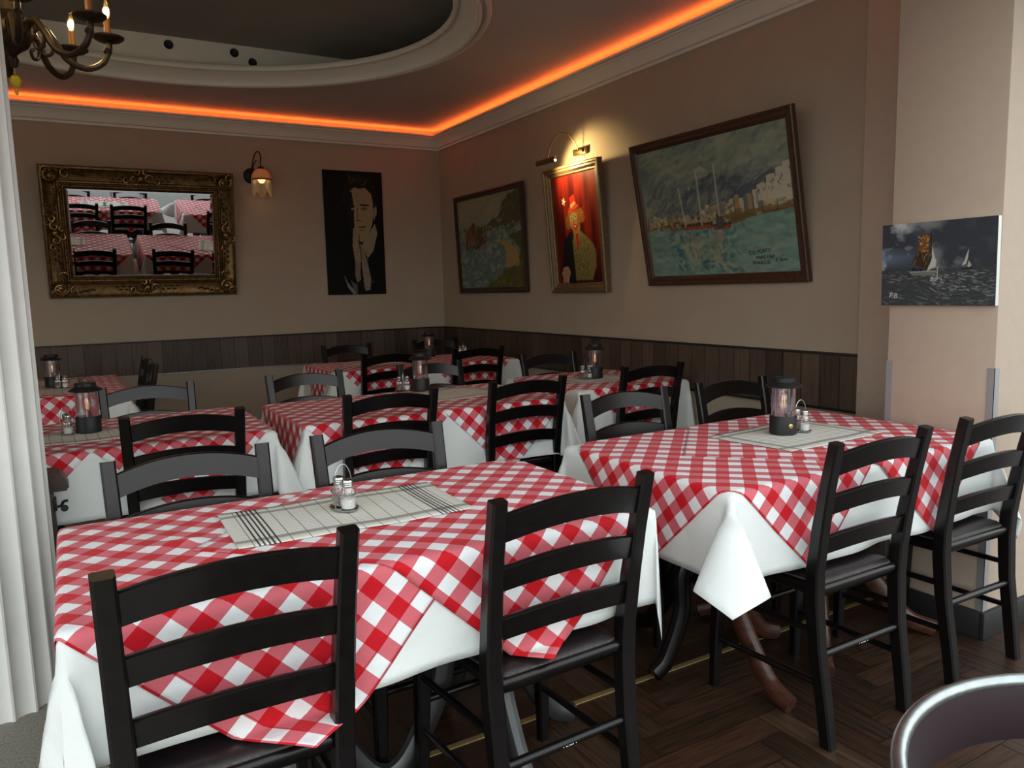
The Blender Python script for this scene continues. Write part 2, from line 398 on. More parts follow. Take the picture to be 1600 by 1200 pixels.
# cornice swept round the corner of the two walls
prof = [(0, 2.618), (.016, 2.618), (.018, 2.634), (.010, 2.637), (.026, 2.642), (.030, 2.650), (.040, 2.672), (.056, 2.696), (.074, 2.712), (.084, 2.713), (.084, 2.722), (.078, 2.725), (.100, 2.728), (.105, 2.735), (.100, 2.745), (.090, 2.747), (.084, 2.738), (.02, 2.732), (0, 2.732)]
b = MB()
secs = []
for (x, y, mx, my) in ((-3.6, YA, 0, -1), (XB, YA, -1, -1), (XB, 1.845, -1, 0)):
    secs.append([(x+mx*p, y+my*p, z) for p, z in prof])
b.sweeprect(secs, smooth=True); struct('trim_10', b, M_cornice, auto=20)
# LED tape lying behind the cornice lip
b = MB(); r_ = .006
b.tube([(-3.5, YA-.062, 2.744), (XB-.062, YA-.062, 2.744), (XB-.062, 1.9, 2.744)], .0055, 8)
led = b.build('led_strip', M_led); tag(led, 'glowing orange LED light strip lying along the top of the ceiling cornice', 'light strip')

# ceiling with oval opening
CX, CY = .60, 4.40
def ell(a, b_, z, n=96): return [(CX+a*math.cos(2*PI*i/n), CY+b_*math.sin(2*PI*i/n), z) for i in range(n)]
b = MB(); n = 96
inner = ell(1.60, 1.45, ZC); 
def ray_rect(a):
    dx, dy = math.cos(a), math.sin(a); x0, x1, y0, y1 = -3.75, 3.35, 1.0, YA+.1
    ts = [((x1 if dx > 0 else x0)-CX)/dx if abs(dx) > 1e-9 else 1e9, ((y1 if dy > 0 else y0)-CY)/dy if abs(dy) > 1e-9 else 1e9]
    t = min(ts); return (CX+dx*t, CY+dy*t, ZC)
# ceiling plate as a ring plus the four corners
angs = sorted(set([2*PI*i/n for i in range(n)]+[math.atan2(cy-CY, cx-CX) % (2*PI) for cx in (-3.75, 3.35) for cy in (1.0, YA+.1)]))
vi = []; vo = []
for a in angs:
    t = math.atan2(math.sin(a)/1.45, math.cos(a)/1.60)
    vi.append((CX+1.60*math.cos(t), CY+1.45*math.sin(t), ZC)); vo.append(ray_rect(a))
k = len(angs)
vv = vi+vo+[(x, y, z+.05) for x, y, z in vi]+[(x, y, z+.05) for x, y, z in vo]
ff = [(i, (i+1) % k, k+(i+1) % k, k+i) for i in range(k)]+[(2*k+i, 3*k+i, 3*k+(i+1) % k, 2*k+(i+1) % k) for i in range(k)]+[(k+i, k+(i+1) % k, 3*k+(i+1) % k, 3*k+i) for i in range(k)]
b.add(vv, ff); struct('ceiling', b, M_ceil)
# oval moulding: stepped outer bead, cove, inner rim
rim = [(1.66, 1.51, 2.792), (1.668, 1.518, 2.776), (1.658, 1.508, 2.758), (1.642, 1.492, 2.756), (1.634, 1.484, 2.768), (1.632, 1.482, 2.784), (1.620, 1.470, 2.784), (1.614, 1.464, 2.760), (1.600, 1.450, 2.746), (1.586, 1.436, 2.752), (1.582, 1.432, 2.772),
       (1.575, 1.422, 2.785), (1.545, 1.385, 2.812), (1.505, 1.335, 2.832), (1.496, 1.320, 2.842), (1.490, 1.312, 2.824), (1.474, 1.292, 2.818), (1.465, 1.283, 2.836), (1.468, 1.287, 2.850), (1.50, 1.32, 2.862), (1.60, 1.42, 2.862), (1.66, 1.51, 2.84)]
b = MB(); secs = [ell(a, c, z) for a, c, z in rim]; m_ = len(rim)
vs = [p for s_ in secs for p in s_]; b.add(vs, [(i*n+j, i*n+(j+1) % n, ((i+1) % m_)*n+(j+1) % n, ((i+1) % m_)*n+j) for i in range(m_) for j in range(n)], smooth=True)
struct('trim_11', b, M_cornice, auto=30)
# raised recess above the oval
b = MB(); zt = 3.03
b.box(-1.3, 2.6, 5.75, 5.80, 2.863, zt+.05); struct('wall_recess', b, M_cornice)
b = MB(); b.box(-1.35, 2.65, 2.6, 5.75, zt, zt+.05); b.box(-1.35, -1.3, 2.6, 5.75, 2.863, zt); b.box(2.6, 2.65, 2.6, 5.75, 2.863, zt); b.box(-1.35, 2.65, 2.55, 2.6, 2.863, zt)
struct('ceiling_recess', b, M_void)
for i, x in enumerate((.745, 1.165, 1.285)):  # black discs standing in for dark round holes in the recess wall
    b = MB(); Mx = Matrix.Translation((x, 5.749, 2.975 if i < 2 else 2.925)) @ Matrix.Rotation(PI/2, 4, 'X')
    b.lathe([(.026, 0), (.030, .004), (.026, .006), (.018, .003), (.001, .002)], 20, M=Mx); o = b.build('recessed_spotlight', M_blackmetal)
    tag(o, ['small round dark spotlight in the recess above the oval ceiling, nearest the chandelier', 'small round dark spotlight in the ceiling recess, middle of the three', 'small round dark spotlight in the ceiling recess, farthest from the chandelier'][i], 'spotlight', 'dark spotlights in the ceiling recess')
# facade: lintel over the open front and open left side
b = MB(); b.box(-3.75, 4.6, .85, 1.0, 2.45, 3.3); b.box(3.35, 4.6, 1.0, 1.6, 2.78, 3.3); struct('wall_lintel_front', b, M_pillar)
b = MB(); b.box(-3.75, -3.6, 1.0, 2.6, 2.35, 3.3); struct('wall_lintel_left', b, M_pillar)

# fluted column
b = MB(); nfl = 20; prof2 = []
for i in range(nfl*10):
    th = 2*PI*i/(nfl*10); ph = (th*nfl/(2*PI)) % 1
    d = 0 if ph < .14 else .016*math.sqrt(max(0, math.sin(PI*(ph-.14)/.86)))
    prof2.append((th, .215-d))
nn = len(prof2); zs = [0.0, ZC]
vs = [(r*math.cos(th), r*math.sin(th), z) for z in zs for th, r in prof2]
b.add(vs, [(j, (j+1) % nn, nn+(j+1) % nn, nn+j) for j in range(nn)], smooth=True)
col = b.build('fluted_column', M_white, auto=25); col.location = (-.311, 2.93, 0)
tag(col, 'thick white fluted column standing on the stone floor at the left edge', 'column')

# ------------------------------------------------------------ tables
def rnd1(seed): return random.Random(seed)
class Drape:
    """maps a flat cloth onto a rectangular table: flat top, rounded edge, hanging sides, conical folds at the corners"""
    def __init__(s, cx, cy, a, b, h=.750, seed=0, fold=None, rest=(), flare=.05, xmax=1e9):
        s.xmax = xmax; s.cx, s.cy, s.a, s.b, s.h = cx, cy, a, b, h
        r = rnd1(seed); s.ph = [r.random()*6.28 for _ in range(8)]; s.fold = fold or {}; s.rest = rest; s.flare = flare
    def hang(s, e, lay):
        R = .014+lay
        if e < R*PI/2: t = e/R; return R*math.sin(t), -R+R*math.cos(t)+0
        q = e-R*PI/2; return R+q*math.sin(s.flare), -R-q*math.cos(s.flare)
    def top(s, u, v):
        return .0016*(math.sin(9*u+s.ph[0])*math.sin(11*v+s.ph[1])+.6*math.sin(23*u+17*v+s.ph[2]))
    def __call__(s, u, v, lay=0, bump=None):
        x, y, z = s.point(u, v, lay, bump); m = s.xmax-.003+lay
        return (m+(x-m)*.0 if x > m else x, y, z)
    def point(s, u, v, lay=0, bump=None):
        """u, v relative to the table centre"""
        su = 1 if u > 0 else -1; sv = 1 if v > 0 else -1; du = abs(u)-s.a; dv = abs(v)-s.b; z0 = s.h+lay
        if du <= 0 and dv <= 0:
            fall = min(1, min(-du, -dv)/.06); z = z0+s.top(u, v)*fall
            if bump:
                bu, bv, br, bh = bump; q = ((u-bu)**2+((v-bv)*1.6)**2)/br**2; z += bh*math.exp(-q)*(1+.5*math.sin(60*u-40*v))
            return (s.cx+u, s.cy+v, z)
        if dv <= 0 or du <= 0:
            e = du if du > 0 else dv; al = v if du > 0 else u; lim = (s.b if du > 0 else s.a); kk = 0 if du > 0 else 2
            o, z = s.hang(e, lay); ed = min(1, max(0, (lim-abs(al)))/.12); hh = max(0, e-.02)
            wv = (math.sin(13*al+s.ph[3+kk])*.5+math.sin(23*al+s.ph[4+kk])*.3+.25)
            o += hh*ed*.07*wv*min(1, hh/.12)
            zz = z0+z
            if dv > 0 and su*0 == 0:
                for (sd, x0, x1, zr) in s.rest:
                    if sd == sv:
                        wt = min(1, max(0, (min(s.cx+al-x0, x1-s.cx-al)+.04)/.04))
                        if zz < zr and wt > 0:
                            ex = (zr-zz)*wt; zz += ex; o += ex*.97; zz += lay*.6
            return (s.cx+su*(s.a+o), s.cy+v, zz) if du > 0 else (s.cx+u, s.cy+sv*(s.b+o), zz)
        r = math.hypot(du, dv); th = math.atan2(dv, du)/(PI/2)
        A, B, C = s.fold.get((su, sv), (.22, .10, .05)); o, z = s.hang(r, lay)
        R = .014+lay; q = max(0, r-R*PI/2)
        k = math.sin(PI*th); hx = o*math.cos(th*PI/2)*1.0; hy = o*math.sin(th*PI/2)*1.0
        g = min(1, q/.08)*q
        fx = g*(A*k*.707+B*math.sin(2*PI*th)*.707+C*math.sin(4*PI*th)*.707); fy = g*(A*k*.707-B*math.sin(2*PI*th)*.707-C*math.sin(4*PI*th)*.707)
        hor2 = fx*fx+fy*fy; zz = z0-R-math.sqrt(max(q*q*math.cos(s.flare)**2-hor2, q*q*.25)) if q > 0 else z0+z
        if q > 0: pass
        return (s.cx+su*(s.a+hx+fx), s.cy+sv*(s.b+hy+fy), zz)
def cloth(name, D, lay, hu, hv, ang, ox, oy, step, mtl, label, cat, group=None, thick=.0009, bump=None, parent=None):
    nu = max(2, int(2*hu/step)); nv = max(2, int(2*hv/step)); vs = []; uvs = []
    ca, sa = math.cos(ang), math.sin(ang)
    for j in range(nv+1):
        for i in range(nu+1):
            p = -hu+2*hu*i/nu; q = -hv+2*hv*j/nv; u = ox+p*ca-q*sa; v = oy+p*sa+q*ca
            vs.append(D(u, v, lay, bump)); uvs.append((p, q))
    fs = [(j*(nu+1)+i, j*(nu+1)+i+1, (j+1)*(nu+1)+i+1, (j+1)*(nu+1)+i) for j in range(nv) for i in range(nu)]
    me = bpy.data.meshes.new(name); me.from_pydata(vs, [], fs); uv = me.uv_layers.new(name='UVMap')
    idx = np.empty(len(me.loops), dtype=np.int32); me.loops.foreach_get('vertex_index', idx)
    uv.data.foreach_set('uv', np.array(uvs, dtype=np.float32)[idx].ravel())
    me.polygons.foreach_set('use_smooth', [True]*len(fs)); me.materials.append(mtl)
    o = bpy.data.objects.new(name, me); COL.objects.link(o)
    md = o.modifiers.new('thickness', 'SOLIDIFY'); md.thickness = thick; md.offset = -1
    tag(o, label, cat, group); return o

def pedestal(root, px, py, foot_mat, diag, reach=.40, nm='pedestal'):
    b = MB(); b.lathe([(.05, .30), (.055, .33), (.04, .36), (.034, .45), (.04, .58), (.055, .62), (.03, .64), (.03, .66), (.12, .68), (.12, .695)], 20, M=Matrix.Translation((px, py, 0)))
    p = b.build(nm, M_blackwood, root)
    for k in range(4):
        if px < -.3 and foot_mat is M_brown and k == 2: reach = .22
        elif foot_mat is M_brown and k == 3 and px < -.3: reach = .37
        a = k*PI/2+(PI/4 if diag else 0); dx, dy = math.cos(a), math.sin(a)
        pts = spl([(px+dx*.03, py+dy*.03, .42), (px+dx*.10, py+dy*.10, .35), (px+dx*reach*.45, py+dy*reach*.45, .22), (px+dx*reach*.75, py+dy*reach*.75, .07), (px+dx*reach, py+dy*reach, .027)], 20)
        rr = [.034-.008*abs(i/len(pts)-.5) for i in range(len(pts))]
        f = MB(); f.tube(pts, rr, 10, sx=.75, up=(0, 0, 1)); f.build('foot', M_blackwood if (px < -.3 and k in (1, 2)) else foot_mat, p)  # two feet of the left pedestal made black to stand in for shade
GR_OV = 'red and white checked overlays'
def table(key, cx, cy, a, b_, where, seed, peds, foot_mat, fold=None, rest=(), white_drop=.25, flare=.05, overlays=(), xmax=1e9):
    t = thing('dining_table', 'black pedestal table hidden under cloths, '+where, 'table', (cx, cy, 0))
    b = MB(); b.box(-a+.004, a-.004, -b_+.004, b_-.004, .71, .743, bev=.006); b.box(-a+.06, a-.06, -b_+.06, b_-.06, .695, .71); b.build('tabletop', M_blackwood, t)
    for (px, py, diag, reach) in peds: pedestal(t, px-cx, py-cy, foot_mat, diag, reach)
    D = Drape(cx, cy, a, b_, .7465, seed, fold, rest, flare, xmax)
    cloth('white_tablecloth', D, 0, a+white_drop, b_+white_drop, 0, 0, 0, .02, M_cloth, 'plain white under-cloth hanging from the '+where, 'tablecloth')
    for i, (ox, oy, hd, an, lb) in enumerate(overlays):
        h = hd/math.sqrt(2)
        cloth('checked_tablecloth', D, .0025*(i+1), h, h, PI/4+math.radians(an), ox-cx, oy-cy, .0125, M_ging, lb, 'tablecloth', bump=(.182-cx, 1.826-cy, .035, .012) if key == 1 and i == 0 else None)
    return D
SZ = .481
D1 = table(1, .590, 1.78, .636, .34, 'table nearest the camera at lower left', 1, [(.35, 1.80, False, .30), (.92, 1.80, False, .30)], M_greymetal,
      flare=.012, fold={(1, -1): (.03, .14, .0), (-1, -1): (.05, .17, .10), (-1, 1): (.0, .02, .0)}, rest=[(-1, .0, .42, SZ), (-1, .71, 1.12, SZ), (1, .07, .46, SZ), (1, .63, 1.0, SZ)],
      overlays=[(.328, 1.79, .75, 0, 'red checked cloth with its corner hanging behind the left front chair'), (.86, 1.76, .668, 1, 'red checked cloth lapped over its neighbour behind the second front chair')])
D3 = table(3, 2.117, 1.815, .622, .385, 'table beside the beige pillar', 2, [(1.80, 1.84, False, .36), (2.36, 1.84, True, .42)], M_brown,
      xmax=2.768, fold={(-1, -1): (.80, .32, .0), (1, -1): (.3, .2, .0)}, rest=[(-1, 1.74, 2.12, SZ), (-1, 2.34, 2.70, SZ), (1, 1.78, 2.12, SZ), (1, 2.36, 2.72, SZ)], white_drop=.26,
      overlays=[(1.795, 1.785, .645, 0, 'red checked cloth over the left half of the table beside the pillar'), (2.38, 1.825, .69, 0, 'red checked cloth lying on top over the right half of the table beside the pillar')])
D2 = table(2, 1.49, 3.575, .65, .385, 'middle table behind the two front tables', 3, [(1.2, 3.6, False, .3), (1.8, 3.6, False, .3)], M_darkbrown,
      fold={(-1, -1): (.30, .2, .1), (1, -1): (.3, .15, .1)}, rest=[(-1, 1.0, 1.37, SZ), (-1, 1.7, 2.07, SZ), (1, .93, 1.32, SZ), (1, 1.66, 2.07, SZ)], white_drop=.30,
      overlays=[(1.17, 3.57, .735, 0, 'red checked cloth over the left half of the middle table'), (1.81, 3.57, .735, 0, 'red checked cloth lying on top over the right half of the middle table')])
D0 = table(0, .07, 3.57, .63, .40, 'left table partly hidden by the white column', 4, [(-.2, 3.6, False, .3), (.35, 3.6, False, .3)], M_darkbrown,
      flare=.02, fold={(1, -1): (.4, .2, .1)}, rest=[(-1, .15, .54, SZ), (1, .12, .51, SZ)], white_drop=.26,
      overlays=[(-.275, 3.57, .725, 0, 'red checked cloth behind the column on the left table'), (.355, 3.57, .725, 0, 'red checked cloth over the right half of the left table')])
Dd = table(4, 2.745, 3.735, .385, .385, 'small table against the right wall below the paintings', 5, [(2.75, 3.74, False, .3)], M_darkbrown,
      xmax=3.178, fold={(-1, -1): (.35, .2, .1), (1, -1): (.1, .1, .0)}, rest=[(-1, 2.57, 2.95, SZ), (1, 2.53, 2.92, SZ)], white_drop=.30, flare=.04,
      overlays=[(2.74, 3.73, .70, 0, 'red checked cloth on the small table against the right wall')])
Dc = table(5, 2.35, 5.63, .75, .38, 'far table in the corner of the two walls', 6, [(2.0, 5.63, False, .3), (2.7, 5.63, False, .3)], M_darkbrown,
      fold={(-1, -1): (.4, .2, .1)}, rest=[(-1, 1.80, 2.15, SZ), (-1, 2.47, 2.85, SZ), (1, 1.82, 2.2, SZ), (1, 2.66, 3.03, SZ)], white_drop=.30,
      overlays=[(1.99, 5.63, .735, 0, 'red checked cloth over the left half of the far corner table'), (2.68, 5.63, .735, 0, 'red checked cloth lying on top over the right half of the far corner table')])
De = table(6, -.12, 5.68, .40, .62, 'far left table by the planked wall behind the column', 7, [(-.1, 5.4, False, .3), (-.1, 5.95, False, .3)], M_darkbrown,
      fold={(1, -1): (.45, .25, .1)}, white_drop=.28,
      overlays=[(-.12, 5.98, .70, 0, 'red checked cloth at the wall end of the far left table'), (-.12, 5.40, .70, 0, 'red checked cloth at the near end of the far left table')])
# ------------------------------------------------------------ linen runners
def runner(D, cx, cy, hx, hy, an, style, lay, label):
    m = runner_mat('linen_runner_%d%d' % (style, int(hx*1000)), hx, hy, style)
    return cloth('linen_runner', D, lay, hx, hy, math.radians(an), cx-D.cx, cy-D.cy, .02, m, label, 'table runner', 'grid patterned linen runners')
runner(D1, .570, 1.834, .285, .157, -1.2, 0, .0085, 'off-white grid linen runner with five dark end stripes on the table nearest the camera')
runner(D3, 2.242, 1.839, .262, .178, 3.5, 1, .0085, 'off-white grid linen runner with grey bands under the lantern beside the pillar')
runner(D2, 1.72, 3.66, .27, .20, 10, 1, .0085, 'grid linen runner on the middle table between the lantern and the chairs')
runner(D0, .03, 3.50, .24, .15, 2, 1, .0085, 'grid linen runner under the lantern on the left table by the column')
runner(Dd, 2.72, 3.70, .22, .17, 0, 1, .006, 'grid linen runner on the small table against the right wall')
runner(Dc, 2.05, 5.62, .24, .17, 0, 1, .0085, 'grid linen runner on the left half of the far corner table')
runner(De, -.14, 5.38, .21, .18, 0, 1, .0085, 'grid linen runner at the near end of the far left table')
runner(De, -.10, 5.95, .20, .17, 0, 1, .006, 'grid linen runner at the wall end of the far left table')

# ------------------------------------------------------------ chairs
def make_chair():
    t = thing('ladderback_chair', '', 'chair', (0, 0, 0), 0, 'black ladder-back dining chairs')
    # local frame: back posts at y~0, front towards +y ; seat z .455
    def post_path(s):
        return [(s*.176, -.045, 0, .016, .019), (s*.178, -.030, .12, .018, .020), (s*.182, -.006, .28, .019, .021), (s*.186, .004, .42, .020, .022), (s*.189, .002, .50, .020, .021),
                (s*.192, -.014, .62, .0195, .019), (s*.195, -.034, .74, .019, .017), (s*.198, -.062, .872, .0185, .015)]
    for s in (-1, 1):
        b = MB(); secs = []
        P = post_path(s)
        for i, (x, y, z, hx, hy) in enumerate(P):
            zt = .006*(1 if i == len(P)-1 else 0)
            c = .005
            secs.append([(x-hx+c, y-hy, z), (x+hx-c, y-hy, z), (x+hx, y-hy+c, z+zt*.4), (x+hx, y+hy-c, z+zt), (x+hx-c, y+hy, z+zt), (x-hx+c, y+hy, z+zt), (x-hx, y+hy-c, z+zt), (x-hx, y-hy+c, z+zt*.4)])
        b.sweeprect(secs); b.build('back_post', M_blackwood, t, auto=40)
    for s in (-1, 1):
        b = MB(); secs = []
        for (x, y, z, h) in ((s*.192, .375, 0, .014), (s*.190, .372, .15, .017), (s*.186, .366, .30, .019), (s*.184, .362, .435, .021)):
            c = .005
            secs.append([(x-h+c, y-h, z), (x+h-c, y-h, z), (x+h, y-h+c, z), (x+h, y+h-c, z), (x+h-c, y+h, z), (x-h+c, y+h, z), (x-h, y+h-c, z), (x-h, y-h+c, z)])
        b.sweeprect(secs); b.build('front_leg', M_blackwood, t, auto=40)
    # slats: bowed backwards and arched
    def slat(z, h, arch, xs, y0, bow, th=.009):
        b = MB(); secs = []
        n = 14
        for i in range(n+1):
            q = -1+2*i/n; x = q*xs; k = 1-q*q; y = y0-bow*k; za = z+arch*k; lean = .012
            yb = y+lean*(h/.06)*.5; yt = y-lean*(h/.06)*.5
            secs.append([(x, yb-th, za-h/2), (x, yb+th, za-h/2), (x, yt+th, za+h/2-.003), (x, yt+th-.004, za+h/2), (x, yt-th+.004, za+h/2), (x, yt-th, za+h/2-.003)])
        b.sweeprect(secs); return b.build('slat', M_blackwood, t, auto=40)
    slat(.810, .062, .028, .186, -.046, .030); slat(.695, .056, .022, .182, -.026, .028); slat(.576, .054, .018, .178, -.006, .024)
    # seat frame and pad
    def seat_out(g, z):
        pts = []
        cs = [(-.168, .0, .02), (.168, .0, .02), (.200, .385, .06), (-.200, .385, .06)]
        n = len(cs)
        for i in range(n):
            x, y, r = cs[i]; p = Vector((x, y)); a = (Vector(cs[i-1][:2])-p).normalized(); c = (Vector(cs[(i+1) % n][:2])-p).normalized()
            for k in range(7):
                tt = k/6; q = p+a*r*(1-tt)**2+c*r*tt**2
                pts.append(q)
        m = Vector((0, .19)); out = []
        for q in pts:
            d = (q-m); out.append((m.x+d.x*(1+g/.19), m.y+d.y*(1+g/.19)))
        # bow the front and back edges
        return [(x, y+(.020*(1-(x/.2)**2) if y > .3 else (-.004*(1-(x/.2)**2) if y < .1 else 0)), z) for x, y in out]
    b = MB(); b.sweeprect([seat_out(-.008, .418), seat_out(.0, .424), seat_out(.008, .440), seat_out(.008, .450), seat_out(.002, .457), seat_out(-.03, .458)])
    sf = b.build('seat_frame', M_blackwood, t, auto=50)
    b = MB(); b.sweeprect([seat_out(-.012, .455), seat_out(-.006, .462), seat_out(-.014, .470), seat_out(-.030, .4745), seat_out(-.06, .4775), seat_out(-.10, .479), seat_out(-.16, .480)])
    sp_ = b.build('seat_pad', M_leather, t, auto=60)
    b = MB(); lp = seat_out(-.007, .4585); b.tube(lp, .0035, 6, closed=True); b.build('piping', M_piping, sp_)
    for s in (-1, 1):
        for z in (.325, .175):
            b = MB(); b.tube([(s*.181, .0-.012*(z < .2), z), (s*.188, .368, z-.01)], .0095, 10); b.build('stretcher', M_blackwood, t)
    b = MB(); b.tube([(-.181, -.010, .258), (.181, -.010, .258)], .0115, 12); st = b.build('stretcher', M_blackwood, t)
    b = MB(); b.tube([(-.187, .368, .245), (.187, .368, .245)], .0105, 12); b.build('stretcher', M_blackwood, t)
    return t, st
chair, _st = make_chair()
CH = [  # (x, y of back posts line, rz, label)  rz 0: back towards the camera
 (.212, 1.375, 1, 'chair at lower left, nearest the camera, back turned'),
 (.918, 1.385, 2, 'chair with back turned at the right half of the front table'),
 (.262, 2.180, 181, 'chair facing the camera behind the left half of the front table'),
 (.822, 2.205, 180, 'chair facing the camera behind the cruet on the front table'),
 (1.925, 1.345, 0, 'chair with back turned at the left half of the table beside the pillar'),
 (2.545, 1.350, -1, 'rightmost chair, back turned, standing next to the pillar'),
 (1.955, 2.395, 179, 'chair facing us behind the left end of the table beside the pillar'),
 (2.545, 2.380, 180, 'chair facing us behind the pillar table, in front of the wood panelling'),
 (.350, 3.095, -2, 'chair with back turned at the left table beside the column'),
 (.320, 4.090, 180, 'chair facing the camera behind the lantern on the left table'),
 (1.185, 3.140, 0, 'chair with back turned at the left half of the middle table'),
 (1.885, 3.155, 1, 'chair with back turned at the right half of the middle table'),
 (1.110, 4.105, 186, 'chair facing the camera behind the left end of the middle table'),
 (1.870, 4.140, 183, 'chair facing the camera behind the lantern on the middle table'),
 (2.765, 3.280, 0, 'chair with back turned at the small table against the right wall'),
 (2.730, 4.165, 180, 'chair facing the camera behind the small table at the right wall'),
 (1.975, 5.180, 0, 'chair with back turned at the left half of the far corner table'),
 (2.665, 5.150, 0, 'chair with back turned at the right half of the far corner table'),
 (2.010, 6.150, 183, 'chair facing the camera behind the left half of the far corner table'),
 (2.845, 6.220, 180, 'farthest chair, standing in the corner where the panelled walls meet'),
]
first = True
for i, (x, y, rz, lb) in enumerate(CH):
    if first: chair.location = (x, y, 0); chair.rotation_euler = (0, 0, math.radians(rz)); chair['label'] = 'black ladder-back '+lb; first = False
    else: c = dup(chair, (x, y, 0), math.radians(rz), 'black ladder-back '+lb)
dup(chair, (.42, 5.62, 0), math.radians(90), 'nearer black chair seen edge-on at the right side of the far left table')
dup(chair, (.42, 6.10, 0), math.radians(90), 'farther black chair seen edge-on at the right side of the far left table')
# maker's stamp on two stretchers
for ch in [o for o in COL.objects if o.name.startswith('ladderback_chair') and o.type == 'EMPTY'][:5]:
    if abs(ch.location.y-1.36) < .04 and ch.location.x > .5:
        text_mesh('maker_stamp', 'VEGA', .017, M_txtwhite, Matrix.Translation((-.022, -.0222, .2555)) @ Matrix.Rotation(math.radians(62), 4, 'X'), ch)

# ------------------------------------------------------------ things on the tables
def make_lantern(up):
    t = thing('table_lantern', '', 'lantern', (0, 0, 0), 0, 'black table lanterns')
    b = MB(); b.lathe([(.001, 0), (.045, 0), (.0475, .002), (.0475, .064), (.0455, .067), (.040, .068), (.001, .068)], 40); base = b.build('base', M_blackmetal, t)
    b = MB(); b.lathe([(.001, 0), (.0085, 0), (.0085, .003), (.006, .0045), (.001, .0045)], 20, M=Matrix.Translation((.0, -.0472, .034)) @ Matrix.Rotation(PI/2, 4, 'X')); b.build('knob', M_brass, base)
    b = MB(); b.lathe([(.0425, .066), (.0425, .168), (.0405, .168), (.0405, .066)], 40, closed=True); b.build('glass_chimney', M_glassp, t)
    b = MB(); b.lathe([(.001, .168), (.046, .168), (.062, .172), (.064, .174), (.060, .178), (.044, .188), (.040, .190), (.0395, .203), (.037, .2055), (.001, .206)], 40); b.build('hat', M_blackmetal, t)
    b = MB(); b.lathe([(.001, .166), (.010, .166), (.012, .155), (.010, .148), (.014, .138), (.0165, .122), (.0155, .104), (.010, .088), (.004, .078), (.001, .0775)], 24); bb = b.build('bulb', M_glass, t)
    b = MB()
    for x in (-.006, .006): b.tube([(x, 0, .095), (x*.8, 0, .138)], .0013, 6)
    b.build('filament', M_fil, bb)
    b = MB(); b.tube([(.038, .0, .188), (.036, .0, .203)], .0022, 6); b.tube([(-.038, .0, .188), (-.036, .0, .203)], .0022, 6)
    b.tube(spl([(-.036, 0, .202), (-.026, .010, .225), (0, .016, .240), (.026, .010, .225), (.036, 0, .202)] if up else [(-.040, 0, .196), (-.044, .022, .191), (-.030, .046, .188), (0, .056, .186), (.030, .046, .188), (.044, .022, .191), (.040, 0, .196)], 24), .0016, 6); b.build('handle', M_blackmetal, t)
    return t
TZ = .757
LN = [(2.210, 1.867, -18, 'black table lantern with gold knob on the table next to the pillar'),
      (.046, 3.575, 120, 'black table lantern with raised wire handle on the left table by the white column'),
      (1.665, 4.00-.12, 60, 'black table lantern on the middle table, seen past the chair backs'),
      (2.736, 3.72, 40, 'black table lantern on the small table against the right wall'),
      (2.60, 5.85, 40, 'black table lantern on the far corner table'),
      (-.10, 5.62, 100, 'black table lantern on the far left table by the planked wall')]
lan = make_lantern(False); lanup = make_lantern(True)
for i, (x, y, r, lb) in enumerate(LN):
    if i == 0: lan.location = (x, y, TZ); lan.rotation_euler = (0, 0, math.radians(r)); lan['label'] = lb
    elif i == 1: lanup.location = (x, y, TZ); lanup.rotation_euler = (0, 0, math.radians(r)); lanup['label'] = lb
    else: dup(lan, (x, y, TZ), math.radians(r), lb)
def make_holder():
    t = thing('cruet_holder', '', 'condiment holder', (0, 0, 0), 0, 'steel cruet holders')
    def oval(a, c, z, n=32, o=.0): return [(a*math.cos(2*PI*i/n), c*math.sin(2*PI*i/n), z) for i in range(n)]
    b = MB(); b.sweeprect([oval(.040, .024, .0), oval(.046, .030, .001), oval(.048, .032, .005), oval(.0465, .0305, .005), oval(.043, .027, .0025)]); b.build('tray', M_steel, t)
    b = MB(); b.tube(oval(.0445, .0235, .042), .0016, 6, closed=True); b.build('ring', M_steel, t)
    b = MB(); b.tube(spl([(0, -.024, .003), (0, -.0245, .040), (0, -.022, .085), (0, -.012, .108), (0, 0, .114), (0, .012, .108), (0, .022, .085), (0, .0245, .040), (0, .024, .003)], 40), .0017, 6); b.build('handle', M_steel, t)
    return t
def make_shaker(nm, fill, lvl):
    t = thing(nm, '', 'shaker', (0, 0, 0), 0, 'glass salt shakers' if nm[0] == 's' else 'glass pepper shakers')
    b = MB(); n = 20; vs = []
    pr = [(.016, .001), (.0185, .003), (.0190, .012), (.0188, .036), (.0175, .046), (.0125, .055), (.0120, .060)]
    rr = [(r*(1-.035*(k % 2)*(1 if .005 < z < .05 else 0)), z) for r, z in pr for k in range(1)]
    for r, z in pr:
        for j in range(2*n): q = r*(1-.05*(j % 2)*(1 if .005 < z < .05 else 0)); vs.append((q*math.cos(PI*j/n), q*math.sin(PI*j/n), z))
    k = len(pr); m2 = 2*n
    b.add(vs, [(i*m2+j, i*m2+(j+1) % m2, (i+1)*m2+(j+1) % m2, (i+1)*m2+j) for i in range(k-1) for j in range(m2)]+[tuple(range(m2-1, -1, -1)), tuple((k-1)*m2+j for j in range(m2))])
    b.build('jar', M_glass, t)
    b = MB(); b.lathe([(.001, .003), (.0155, .003), (.0165, .008), (.0165, lvl-.002), (.012, lvl+.001), (.001, lvl)], 20); b.build('salt' if nm[0] == 's' else 'pepper', fill, t)
    b = MB(); b.lathe([(.0135, .058), (.0145, .060), (.0135, .0625), (.0145, .065), (.0135, .0675), (.0145, .070), (.013, .075), (.008, .078), (.001, .079)], 24); b.build('cap', M_steel, t)
    return t
hold = make_holder(); sal = make_shaker('salt_shaker', M_salt, .026); pep = make_shaker('pepper_shaker', M_pepper, .030)
